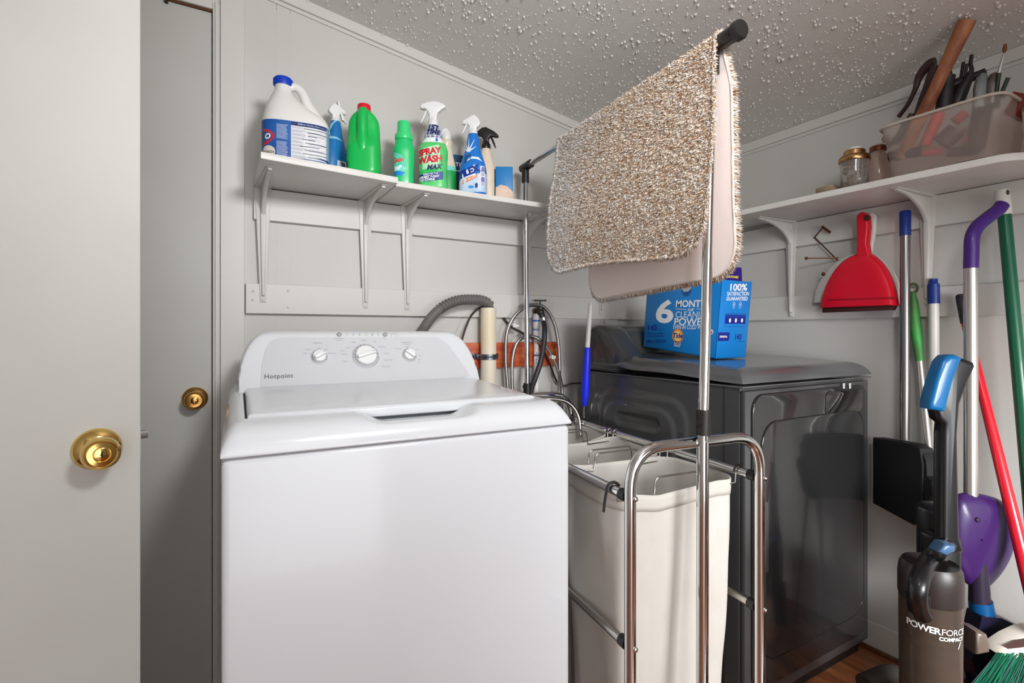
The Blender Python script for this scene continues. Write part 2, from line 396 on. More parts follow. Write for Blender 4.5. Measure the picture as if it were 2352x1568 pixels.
bracket(XR-.018, 1.187, 1.5325, -pi/2, .372, .215, 'white shelf bracket on the right wall left of the wire hooks')
bracket(XR-.018, .742, 1.5325, -pi/2, .345, .215, 'white shelf bracket on the right wall between the blue-capped poles')

# ---------------------------------------------------------------- washing machine
W = .686
wa = thing('washing_machine', 'white top-load washing machine with three dials standing left of the laundry sorter', 'washing machine', (.005, .946, 0), radians(-1.8))
b = MB(); b.box(.0015, W-.0015, .003, .66, .02, .893, .012, 3); b.build('cabinet', M_enamel, wa, smooth=50)
for x in (.05, W-.05):
    for y in (.05, .6): MB().lathe([(.018, 0), (.018, .012), (.008, .014), (.008, .025)], 16, Matrix.Translation((x, y, 0))).build('levelling_foot', M_blackp, wa)
def qe(s): s = min(max(s, 0), 1); return sqrt(max(1-(1-s)**2, 0))
def topz(x, y):
    z = .8965+.0485*qe(y/.062)*qe(min(x, W-x)/.030+.05)
    z += .012*sm(.08, .45, y)
    # lid well
    if .036 < x < .650 and .088 < y < .437: z -= .020*min(sm(.036, .040, x), sm(.650, .646, x), sm(.088, .091, y))
    # finger scoop in the front ridge
    sx = sm(.225, .285, x)*sm(.485, .425, x); z -= .021*sx*sm(.008, .048, y)*sm(.16, .12, y)
    return z
ys = [0, .001, .003, .006, .01]+[.014+.004*i for i in range(17)]+[.082+.0025*i for i in range(6)]+[.097+.0086*i for i in range(40)]+[.438, .441, .45, .5, .56, .62, .655]
xs = [0, .0006, .002, .004, .007, .011, .016, .022, .028, .0355, .0375, .0405]+[.047+.0078*i for i in range(77)]+[.6455, .6485, .6505]
xs = sorted(set([x for x in xs]+[W-x for x in xs if x < .03]))
b = MB(); b.grid(len(xs)-1, len(ys)-1, lambda a, c: Vector((xs[round(a*(len(xs)-1))], ys[round(c*(len(ys)-1))], topz(xs[round(a*(len(xs)-1))], ys[round(c*(len(ys)-1))]))))
b.box(.0, W, .0, .655, .8945, .9005, .002); b.build('top_panel', M_enamel, wa, smooth=60)
# lid
b = MB()
def lidz(x, y):
    e = min(x-.0405, .6445-x, y-.0935, .4375-y)
    return .9475+.014*sm(.09, .45, y)+.007*qe(e/.010)-.003*sm(.05, 0, e)
xl = [.0405, .0412, .043, .046, .050, .056]+[.07+.013*i for i in range(43)]+[.629, .635, .639, .642, .6438, .6445]
yl = [.0935, .0942, .096, .099, .103, .109]+[.12+.013*i for i in range(24)]+[.43, .4375]
b.grid(len(xl)-1, len(yl)-1, lambda a, c: Vector((xl[round(a*(len(xl)-1))], yl[round(c*(len(yl)-1))], lidz(xl[round(a*(len(xl)-1))], yl[round(c*(len(yl)-1))]))))
b.box(.0407, .6443, .0925, .4373, .9285, .9480, .003); b.build('lid', M_enamel, wa, smooth=60)
# console: raised rear housing
def conz(x, y):
    d = min(x-.026, W-.026-x)
    e = qe(d/.085)**.8 if d > 0 else 0
    pr = [(.432, 0), (.437, .006), (.503, .134), (.509, .142), (.518, .149), (.535, .152), (.60, .148), (.64, .132), (.652, .0)]
    h = 0
    for (a, ha), (c, hc) in zip(pr, pr[1:]):
        if a <= y <= c: h = ha+(hc-ha)*(y-a)/(c-a)
    hm = .152*e
    k = .012
    # smooth minimum keeps a rounded shoulder
    q = max(k-abs(h-hm), 0)/k
    return .9545+max(min(h, hm)-q*q*k*.25, -.004)
yc = [.430, .432, .434, .437]+[.437+.0045*i for i in range(1, 14)]+[.498, .501, .504, .507, .511, .516, .523, .535, .56, .60, .62, .64, .646, .652]
xc = [.024+.004*i for i in range(25)]; xc = xc+[.124+.0146*i for i in range(1, 30)]; xc = sorted(set([round(v, 5) for v in xc if v < W/2]+[round(W-v, 5) for v in xc if v < W/2]+[W/2]))
b = MB(); b.grid(len(xc)-1, len(yc)-1, lambda a, c: Vector((xc[round(a*(len(xc)-1))], yc[round(c*(len(yc)-1))], conz(xc[round(a*(len(xc)-1))], yc[round(c*(len(yc)-1))]))))
b.build('console', M_enamel, wa, smooth=60)
# face coordinates on the sloping console front: u along x, v up the slope
sl = Vector((0, .066, .128)).normalized(); nrm = Vector((0, -.128, .066)).normalized()
def cf(off): return lambda u, v: Vector((u, .437, .9605))+sl*v+nrm*off
fp = MB(); put_poly(fp, cf(.0012), [(.074, .006), (.612, .006), (.630, .012), (.606, .066), (.582, .112), (.560, .133), (.545, .1405), (.122, .1405), (.100, .132), (.087, .108), (.078, .066)])
fp = fp.build('control_panel', M_face, wa)
WM = wa.matrix_basis; WI = WM.inverted()
def cuv(px, py):
    q = WI @ onplane(px, py, WM @ Vector((0, .4368, .9603)), WM.to_3x3() @ nrm); return q.x, (q-Vector((0, .4368, .9603))).dot(sl)
CM = Matrix(((1, 0, 0, 0), (0, sl.y, nrm.y, .437), (0, sl.z, nrm.z, .9605), (0, 0, 0, 1)))
def dial(px, py, R, ang, tick):
    u, v = cuv(px, py); M = CM @ Matrix.Translation((u, v, .0012))
    ring = MB(); ring.lathe([(R*1.28, 0), (R*1.28, .0006), (R*1.22, .0010), (R*1.0, .0012)], 40, M); ring = ring.build('dial_ring', M_face2, wa)
    o = MB(); o.lathe([(R, .0005), (R, .006), (R*.96, .010), (R*.93, .0112), (.001, .0118)], 40, M)
    G = M @ Matrix.Rotation(ang, 4, 'Z'); o.prism([(-R*.92, -.0045), (R*.92, -.0062), (R*.92, .0062), (-R*.92, .0045)], .009, .0215, 'z', .0028, M=G)
    o = o.build('dial', M_wplastic, wa)
    k = MB(); k.box(R*.55, R*.9, -.0006, .0006, .0213, .0219, M=G); k.build('pointer_mark', M_print, o)
    m_ = MB()
    for i in range(-5, 6):
        a = pi/2+i*tick; m_.box(R*1.05, R*1.22, -.0005, .0005, .0011, .0015, M=M @ Matrix.Rotation(a, 4, 'Z'))
    m_.build('tick_marks', M_print, ring)
M_face2 = mat('dial_ring_grey', (176, 177, 180), .4)
dial(733, 820, .0165, .55, .40); dial(840, 818, .0285, .32, .34); dial(940, 816, .0165, -.75+pi, .40)
for px in (779, 884.5):
    u, v = cuv(px, 768.5); MB().lathe([(.0062, 0), (.0062, .002), (.0045, .0032), (.001, .0034)], 20, CM @ Matrix.Translation((u, v, .0012))).build('push_button', mat('button_grey', (158, 160, 164), .35), wa)
led = mat('green_led', (150, 200, 90), .4)
for i, px in enumerate((811.5, 826, 841, 855, 869)):
    u, v = cuv(px, 769); MB().lathe([(.0016, 0), (.0016, .0008), (.0008, .001)], 12, CM @ Matrix.Translation((u, v, .0012))).build('indicator_light', M_print if i == 3 else led, wa)
tx = MB(); g = cf(.0018)
u, v = cuv(640, 864.5); put_text(tx, g, 'Hotpoint', .0165, u, v, bold=.02, spacing=1.08); tx.build('brand_lettering', M_print, fp)
tx = MB()
for s, px, py, sz in (('Load Size', 729, 788, .0062), ('Medium', 708, 803, .0045), ('Small', 701, 812, .0045), ('Large', 732, 800, .0045), ('Super', 749, 803, .0045), ('Precise Fill', 762, 812, .0045), ('Water Level', 779, 777.5, .0045), ('Deep Rinse', 780, 782, .0035),
                      ('Fill', 811.5, 764, .0035), ('Soak', 826, 764, .0035), ('Wash', 841, 764, .0035), ('Rinse', 855, 764, .0035), ('Spin', 869, 764, .0035), ('Start', 884, 777.5, .0045), ('Start/Pause', 907, 767, .0038), ('Lid Lock', 912, 772, .0035),
                      ('Heavy', 812, 786, .0050), ('Medium', 836, 781.5, .0050), ('Light', 860, 785, .0050), ('Light', 799, 799, .0050), ('Colors', 786, 806, .0045), ('Medium', 790, 814, .0050), ('Heavy', 793, 830, .0050), ('Delicates', 876, 797, .0050), ('Casuals', 888, 812, .0050), ('Bulky Items', 892, 827, .0050), ('Drain & Spin', 887, 842, .0048),
                      ('Temperature', 934, 786.5, .0060), ('with detergent', 934, 791, .0035), ('Cold', 935, 797, .0045), ('Tap Cold', 915, 801, .0045), ('Cool', 957, 803, .0045), ('Warm', 966, 818, .0045), ('Hot', 962, 826, .0045), ('Hot', 962, 833, .0045)):
    u, v = cuv(px, py); put_text(tx, g, s, sz, u, v)
tx.build('panel_lettering', mat('pale_print', (160, 160, 163), .6), fp); tx = MB()
for px, py in ((797, 769.5), (899, 767), (899, 772)):
    u, v = cuv(px, py); tx.add([g(u+.0009*cos(k*pi/4), v+.0009*sin(k*pi/4)) for k in range(8)], [tuple(range(8))])
tx.build('panel_dots', M_print, fp)

# ---------------------------------------------------------------- dryer
DR = thing('clothes_dryer', 'glossy dark grey front-load dryer in the corner under the blue detergent box', 'dryer', (1.256, .906, 0), 0)
M_dry = mat('dryer_charcoal', (70, 70, 71), .30, coat=.35)
M_dryf = mat('dryer_gloss_black', (38, 38, 39), .15, coat=.45)
M_dryt = mat('dryer_top', (92, 92, 94), .22, coat=.5)
Wd, Dd = .686, .69
b = MB(); b.box(.016, Wd, .012, Dd, .03, .944, .004)
def rnd(a, b_, hw, hh, r):        # rounded-rect signed distance
    dx = abs(a)-hw+r; dy = abs(b_)-hh+r
    return sqrt(max(dx, 0)**2+max(dy, 0)**2)+min(max(dx, dy), 0)-r
def emb(y, z):
    t = max(0, .90-z)*.10
    h = .007*sm(.010, -.010, rnd(y-.395, z-.46, .205+t*.25, .425, .07)) + .007*sm(.008, -.008, rnd(y-.400, z-.43, .165+t*.25, .415, .06))
    h -= .008*sm(.006, -.006, rnd(y-.40, z-.795, .105, .020, .02))
    return h
ny, nz = 96, 110
b.grid(ny, nz, lambda a, c: Vector((.006-emb(.012+a*(Dd-.012), .03+c*.914), .012+a*(Dd-.012), .03+c*.914)))
b.build('cabinet', M_dry, DR, smooth=60)
# rounded front corner post seam
MB().box(.0045, .0062, .055, .0565, .03, .944).build('panel_seam', M_dark, DR)
def dtop(x, y):
    e = min(x+.002, Wd+.002-x, y+.010)
    z = .9465+.052*qe(e/.055+.02)+.012*sm(0, .30, y)
    z += .010*sm(.42, .52, y)
    return z
xt = [-.002, -.0012, .0005, .003, .007, .012, .018, .026, .036, .046, .054]+[.07+.03*i for i in range(19)]; xt = sorted(set(xt+[Wd-v for v in xt[:11]]))
yt = [-.010, -.0092, -.0075, -.005, -.001, .004, .010, .018, .028, .038, .046, .06]+[.08+.02*i for i in range(31)]
b = MB(); b.grid(len(xt)-1, len(yt)-1, lambda a, c: Vector((xt[round(a*(len(xt)-1))], yt[round(c*(len(yt)-1))], dtop(xt[round(a*(len(xt)-1))], yt[round(c*(len(yt)-1))]))))
b.box(-.002, Wd+.002, -.010, Dd, .9455, .9495, .001); b.build('top_panel', M_dryt, DR, smooth=60)
# rear console with a swept profile
pf = [(.455, 1.010), (.475, 1.022), (.500, 1.043), (.530, 1.078), (.555, 1.106), (.585, 1.124), (.63, 1.130), (.675, 1.122), (.69, 1.10), (.69, .95), (.52, .95)]
b = MB(); b.prism(pf, .0, .105, 'x', .022, seg=4); b.prism(pf, Wd-.10, Wd, 'x', .022, seg=4)
b.prism([(.566, 1.000), (.572, 1.060), (.586, 1.095), (.606, 1.122), (.63, 1.128), (.675, 1.120), (.688, 1.10), (.688, .95), (.566, .95)], .09, Wd-.08, 'x', .010, seg=4); cs = b.build('console', M_dry, DR, smooth=50)
tx = MB(); cn = Vector((0, -.030, .028)).normalized(); cu_ = Vector((0, .028, .030)).normalized()
put_text(tx, lambda u, v: Vector((.165+u, .5955, 1.1080))+Vector((0, .020, .027)).normalized()*v+Vector((0, -.027, .020)).normalized()*.0015, 'SAMSUNG', .017, spacing=1.15)
tx.build('brand_lettering', mat('dim_silver', (120, 120, 122), .5), cs)
# glossy front with a big rounded-square door
b = MB(); b.prism([(.016, .05), (Wd-.006, .05), (Wd-.006, .935), (.016, .935)], -.004, .014, 'y', .004); b.build('front_frame', M_dry, DR)
def rpoly(x0, x1, z0, z1, r, n=7):
    out = []
    for cx, cz, a0 in ((x1-r, z1-r, 0), (x0+r, z1-r, pi/2), (x0+r, z0+r, pi), (x1-r, z0+r, 1.5*pi)):
        out += [(cx+r*cos(a0+k*pi/2/n), cz+r*sin(a0+k*pi/2/n)) for k in range(n+1)]
    return out
b = MB(); b.prism(rpoly(.040, .662, .085, .925, .05), -.012, -.002, 'y', .004, seg=3); fpn = b.build('front_panel', M_dryf, DR)
b = MB(); b.prism(rpoly(.075, .628, .16, .845, .07), -.0155, -.010, 'y', .005, seg=4); dd = b.build('door', M_dryf, DR)
b = MB(); b.prism(rpoly(.085, .100, .42, .62, .006), -.019, -.014, 'y', .002, seg=3); b.build('door_pull', M_dry, dd)
b = MB(); b.prism(rpoly(.40, .62, .835, .912, .02), -.0145, -.011, 'y', .0015); ct = b.build('control_display', mat('display_black', (20, 20, 21), .08, coat=1), fpn)
for px in (1938.5, 1952.5):
    p = pt(px, 886, Y=.906-.0148); q = Vector((p.x-1.256, p.y-.906, p.z))
    b = MB(); b.box(q.x-.0055, q.x+.0055, -.0152, -.0142, q.z-.0085, q.z+.0085, .0003)
    lb = b.build('energy_sticker', mat('sticker_white', (220, 220, 220), .5), DR)
    b = MB()
    for k in range(3): b.box(q.x-.0035, q.x+.0035, -.0156, -.0150, q.z-.005+.0038*k, q.z-.0032+.0038*k)
    b.build('sticker_print', M_print, lb)
MB().box(.02, Wd-.02, .02, .64, 0, .03).build('base_skirt', M_blackp, DR)
# slim black lint bin stuck to the dryer front
lb = thing('lint_bin', 'slim black magnetic lint bin sticking out from the dryer front toward the vacuum', 'bin', (1.925, .893, .5), 0)
Lp = lambda px, py: pt(px, py, X=None)
A_, B_ = Vector((1.925, .884, 0)), Vector((1.838, .712, 0)); ex = (B_-A_).normalized(); exn = Vector((-ex.y, ex.x, 0))
Mb = Matrix(((ex.x, exn.x, 0, A_.x), (ex.y, exn.y, 0, A_.y), (0, 0, 1, 0), (0, 0, 0, 1)))
L = (B_-A_).length
M_felt = mat('matte_black', (22, 22, 23), .6)
b = MB(); b.prism([(0, .520), (.012, .520), (L-.03, .508), (L, .520), (L+.004, .70), (L-.006, .748), (L-.035, .756), (0, .744)], 0, .045, 'y', .004, M=Mb, seg=3); b.build('bin_body', M_felt, lb, world=True)
b = MB(); b.prism([(L-.002, .53), (L+.012, .535), (L+.022, .60), (L+.030, .63), (L+.030, .66), (L+.014, .67), (L+.010, .715), (L-.002, .735)], .006, .04, 'y', .003, M=Mb); b.build('bin_lip', M_felt, lb, world=True)

# ---------------------------------------------------------------- detergent pod box on the dryer
bx = thing('detergent_box', 'blue box of laundry pods with its top flap open, standing on the dryer', 'box', (1.437, 1.130, 1.0125), rot=(radians(5.6), 0, 0))
BW, BL, BH = .158, .334, .262
M_blue = mat('carton_blue', (16, 128, 208), .38, coat=.15)
M_navy = mat('carton_navy', (24, 40, 140), .4); M_white = mat('print_white', (240, 240, 240), .5); M_kraft = mat('carton_inside', (120, 84, 66), .8)
b = MB()
t = .002
b.box(0, BW, 0, t, 0, BH, .0006); b.box(0, BW, BL-t, BL, 0, BH, .0006); b.box(0, t, 0, BL, 0, BH, .0006); b.box(BW-t, BW, 0, BL, 0, BH, .0006); b.box(0, BW, 0, BL, 0, t)
body = b.build('carton', M_blue, bx)
b = MB(); b.box(t, BW-t, t, BL-t, BH-.03, BH-.028); b.build('carton_inside', M_kraft, bx)
fl = thing  # noqa
b = MB(); Mf = Matrix.Translation((0, .034, BH-.012)) @ Matrix.Rotation(radians(-8), 4, 'X') @ Matrix.Rotation(radians(0), 4, 'Y')
b.box(.004, BW-.004, 0, .002, 0, .062, .0005, M=Mf); flp = b.build('top_flap', mat('carton_purple', (48, 24, 130), .4), bx)
b = MB(); b.box(.004, BW-.004, 0, .09, -.002, 0, M=Mf @ Matrix.Translation((0, .002, .062)) @ Matrix.Rotation(radians(-14), 4, 'X')); b.build('flap_back', mat('carton_maroon', (110, 20, 34), .5), flp)
tx = MB(); g = lambda u, v: Mf @ Vector((BW/2+u, -.0006, .03+v)); put_text(tx, g, '30% MORE', .0125, 0, .012, bold=.03, spacing=.9); put_text(tx, g, 'BRIGHTENING POWER*', .0115, 0, -.004, bold=.03, spacing=.9)
tx.build('flap_lettering', mat('print_yellow', (240, 225, 60), .5), flp)
# big left face: u runs from the far edge (y=BL) to the near corner
gl = lambda u, v: Vector((-.0006, BL-u, v)); gr = lambda u, v: Vector((u, -.0006, v))
BM = bx.matrix_basis; BI = BM.inverted()
def bl(px, py):
    q = BI @ onplane(px, py, BM @ Vector((0, 0, 0)), BM.to_3x3() @ Vector((1, 0, 0))); return BL-q.y, q.z
def br(px, py):
    q = BI @ onplane(px, py, BM @ Vector((0, 0, 0)), BM.to_3x3() @ Vector((0, 1, 0))); return q.x, q.z
w_ = MB(); n_ = MB()
def fit(mb, fn, conv, s, x0, x1, y0, y1, **kw):
    (u0, v0), (u1, v1) = conv(x0, (y0+y1)/2), conv(x1, (y0+y1)/2); h = conv(x0, y0)[1]-conv(x0, y1)[1]
    vs, fs = text2d(s, 1.0, align='LEFT', **kw); a0 = min(x for x, y in vs); a1 = max(x for x, y in vs); b0 = min(y for x, y in vs); b1 = max(y for x, y in vs)
    def m_(x, y):
        t = (x-a0)/(a1-a0); return fn(u0+(u1-u0)*t, v0+(v1-v0)*t+((y-b0)/(b1-b0)-.5)*h)
    mb.add([m_(x, y) for x, y in vs], fs)
for t_, x0, x1, y0, y1, bo_ in (('6', 1507, 1548, 688, 742, .03), ('MONTHS', 1553, 1634, 689, 705, .03), ('OF', 1580, 1594, 708, 714.5, .02), ('CLEANING', 1552, 1634, 715, 729, .0), ('POWER', 1549, 1628, 730, 747, .02), ('EVEN IN COLD WATER', 1547, 1632, 745.5, 755.5, .01)):
    fit(w_, gl, bl, t_, x0, x1, y0, y1, bold=bo_)
for a, c in ((1553, 1577), (1600, 1632)):
    (u0, v0), (u1, v1) = bl(a, 709), bl(c, 712); put_rect(w_, gl, u0, u1, v0-.0008, v0+.0008)
for t_, x0, x1, y0, y1, bo_ in (('143', 1489, 1509, 746, 758, .03), ('PACS', 1511, 1519, 756, 759, 0), ('DETERGENT WITH BLEACH ALTERNATIVE', 1487, 1524, 764, 767.5, 0), ('LAUNDRY DETERGENT PACS', 1487, 1527, 770, 773.5, 0), ('6.38 kg (14 LB) 225 OZ', 1485, 1529, 780, 789, .02)):
    fit(n_, gl, bl, t_, x0, x1, y0, y1, bold=bo_)
u, v = bl(1557, 771)
b = MB(); put_poly(b, lambda a, c: gl(a, c)+Vector((-.0002, 0, 0)), disc(u, v, .026)); b.build('logo_orange', mat('logo_orange', (238, 128, 44), .5), body)
b = MB(); put_poly(b, lambda a, c: gl(a, c)+Vector((-.0005, 0, 0)), disc(u, v, .0195)); b.build('logo_yellow', mat('logo_yellow', (250, 214, 130), .5), body)
b = MB(); g2 = lambda a, c: gl(a, c)+Vector((-.0009, 0, 0)); put_text(b, g2, 'Tide', .025, u, v, rot=.08, bold=.03, shear=.15); put_text(b, g2, 'OXI', .014, u, v-.0305, bold=.04); put_text(b, g2, 'ULTRA', .007, u, v-.0225, bold=.02); b.build('logo_lettering', M_navy, body)
b = MB(); put_poly(b, lambda a, c: gl(a, c)+Vector((-.0003, 0, 0)), [(u-.015, v-.024), (u+.015, v-.024), (u+.013, v-.038), (u-.013, v-.038)]); b.build('logo_tab', M_white, body)
# laundry pod picture near the top
u, v = bl(1577, 665)
b = MB(); put_poly(b, gl, [(u-.022, v+.004), (u-.014, v+.016), (u+.012, v+.017), (u+.022, v+.006), (u+.008, v-.006), (u-.012, v-.008)]); b.build('pod_picture_top', mat('pod_grey', (178, 184, 188), .5), body)
b = MB(); put_poly(b, lambda a, c: gl(a, c)+Vector((.0002, 0, 0)), [(u-.022, v+.004), (u+.022, v+.006), (u+.021, v-.010), (u+.008, v-.024), (u-.008, v-.024), (u-.021, v-.012)]); b.build('pod_picture_base', mat('pod_navy', (30, 84, 150), .5), body)
w_.build('front_lettering', M_white, body); n_.build('front_small_print', M_navy, body); w_ = MB(); n_ = MB()
for t_, x0, x1, y0, y1, bo_ in (('100%', 1677, 1716, 651, 668, .03), ('SATISFACTION', 1670, 1720, 669.5, 679, .02), ('GUARANTEED', 1668, 1717, 681, 690, .02)):
    fit(w_, gr, br, t_, x0, x1, y0, y1, bold=bo_)
w_.build('side_lettering', M_white, body); w_ = MB()
for px in (1685.5, 1700):
    u, v = br(px, 699)
    for k in range(22):
        a = 2*pi*k/22; c = 2*pi*(k+1)/22; w_.add([gr(u+.0065*cos(a), v+.009*sin(a)), gr(u+.0065*cos(c), v+.009*sin(c)), gr(u+.0054*cos(c), v+.0078*sin(c)), gr(u+.0054*cos(a), v+.0078*sin(a))], [(0, 1, 2, 3)])
    put_text(w_, gr, 'A' if px > 1690 else 'K', .008, u, v, bold=.03); put_rect(w_, gr, u-.006, u+.006, v-.0125, v-.0118)
for px in (1676, 1689.5, 1703.5):
    u, v = br(px, 735.5); put_poly(w_, lambda a, c: gr(a, c)+Vector((0, -.0006, 0)), disc(u, v, .0052, 14, .0075))
u, v = br(1661, 773); put_text(w_, lambda a, c: gr(a, c)+Vector((0, -.0006, 0)), 'ORIGINAL', .0095, u, v, bold=.03, spacing=.9)
(u0, v0), (u1, v1) = br(1648, 783), br(1676, 763); put_poly(n_, gr, [(u0, v0), (u1-.004, v0), (u1, v0+.008), (u1, v1), (u0, v1)])
(u0, v0), (u1, v1) = br(1664.5, 743), br(1713, 723); put_rect(n_, gr, u0, u1, v0, v1-.006); put_rect(n_, gr, u0, u1, v1-.005, v1); put_rect(n_, gr, u0, u1, v1+.004, v1+.005); put_rect(n_, gr, u0, u0+.001, v0-.01, v1+.005); put_rect(n_, gr, u1-.001, u1, v0-.01, v1+.005); put_rect(n_, gr, u0, u1, v0-.01, v0-.009)
u, v = br(1695, 774); put_text(n_, gr, '143', .026, u, v, bold=.03); u, v = br(1702, 784); put_text(n_, gr, 'LAUNDRY PACS', .005, u, v)
w_.build('side_icons', M_white, body); n_.build('side_small_print', M_navy, body)
u, v = bl(1634, 762); w_ = MB(); put_poly(w_, gl, disc(u, v, .0085)); w_.build('badge', M_white, body); n_ = MB(); put_text(n_, lambda a, c: gl(a, c)+Vector((-.0006, 0, 0)), 'he', .010, u, v, bold=.03); n_.build('badge_lettering', M_navy, body)

# ---------------------------------------------------------------- laundry sorter with hanging bar
SX, SY, SA = .927, .771, radians(-6.55)
LS = thing('laundry_sorter', 'chrome rolling laundry sorter frame with tall hanging bar between washer and dryer', 'laundry sorter', (SX, SY, 0), SA)
HW, LEN, R1 = .186, .888, .0125
def bend(p0, p1, p2, r, n=8):
    p0, p1, p2 = Vector(p0), Vector(p1), Vector(p2); a = (p0-p1).normalized(); c = (p2-p1).normalized(); out = []
    for k in range(n+1):
        t = k/n; out.append((p1+a*r)*(1-t)**2+p1*2*t*(1-t)+(p1+c*r)*t*t)
    return out
for y in (0, LEN):
    pts = [Vector((-HW, y, .03))]+bend((-HW, y, .1), (-HW, y, .857), (0, y, .857), .085)+bend((0, y, .857), (HW, y, .857), (HW, y, .1), .085)+[Vector((HW, y, .03))]
    f = MB().tube(pts, R1, 20).build('end_loop', M_chrome, LS, smooth=60)
    for sx in (-1, 1):
        for z in (.757, .448):
            MB().lathe([(.0058, 0), (.0058, .002), (.004, .0042), (.001, .005)], 12, Matrix.Translation((sx*HW+.004, y-R1+.001, z)) @ Matrix.Rotation(pi/2, 4, 'X')).build('screw', M_chrome2, f)
for sx in (-1, 1):
    for z, nm in ((.757, 'top_rail'), (.448, 'lower_rail')):
        o = MB().tube([(sx*HW, .012, z), (sx*HW, LEN-.012, z)], .0112, 18).build(nm, M_chrome2 if z < .5 else M_chrome, LS, smooth=60)
        MB().tube([(sx*HW, .010, z), (sx*HW, .030, z)], .0128, 18).build('rail_collar', M_blackp, o); MB().tube([(sx*HW, LEN-.03, z), (sx*HW, LEN-.01, z)], .0128, 18).build('rail_collar', M_blackp, o)
for sx in (-1, 1):
    for y in (0, LEN):
        b = MB(); b.lathe([(.025, -.009), (.025, .009)], 20, Matrix.Translation((sx*HW, y, .0252)) @ Matrix.Rotation(pi/2, 4, 'Y')); b.build('caster', M_blackp, LS)
HZ = 1.729
pA = pt(1612, 1300, D=1.12); pA1 = pt(1614, 940, D=1.12); pA2 = pt(1637, 118, D=1.125)
pA.z = .05; T1 = Vector((pA2.x, pA2.y, HZ))
MB().tube([pA, Vector((pA1.x, pA1.y, .862))], .0132, 20).build('near_pole', M_chrome, LS, world=True, smooth=60)
MB().tube([Vector((pA1.x, pA1.y, .855)), T1], .0112, 20).build('near_upper_pole', M_chrome, LS, world=True, smooth=60)
b = MB(); q = (pA1-pA2).normalized()
def lerp(a, b_, t): return a+(b_-a)*t
PB = Vector((pA1.x, pA1.y, .855))
def onp(z): return lerp(PB, T1, (z-.855)/(HZ-.855))
b.tube([onp(.875), onp(.93)], .0165, 20); b.tube([onp(.905), onp(.905)+Vector((-.022, -.006, 0))], .006, 10); b.build('pole_coupler', M_blackp, LS, world=True)
FB = Vector((1.033, 1.653, .05)); FT = Vector((1.017, 1.6535, HZ))
MB().tube([FB, FT], .0100, 18).build('far_pole', M_chrome, LS, world=True, smooth=60)
c = lerp(FB, FT, .51); b = MB(); b.tube([c-Vector((0, 0, .052)), c+Vector((0, 0, .0))], .0150, 18); b.tube([c-Vector((0, 0, .012)), c-Vector((.02, .004, .012))], .005, 10); b.build('pole_coupler', M_blackp, LS, world=True)
bd = (T1-FT).normalized()
MB().tube([FT-bd*.012, T1+bd*.02], .0098, 18).build('hanging_bar', M_chrome, LS, world=True, smooth=60)
b = MB(); b.tube([FT-bd*.026, FT+bd*.045], .0155, 18); b.tube([FT, FT-Vector((0, 0, .06))], .0140, 18); b.build('bar_tee', M_blackp, LS, world=True)
b = MB(); b.tube([T1-bd*.055, T1+bd*.066], .0170, 20); b.tube([T1+bd*.062, T1+bd*.074, T1+bd*.078], [.0205, .0205, .0180], 24); b.tube([T1, T1-Vector((0, 0, .060))], .0140, 16); b.build('bar_tee', M_blackp, LS, world=True)
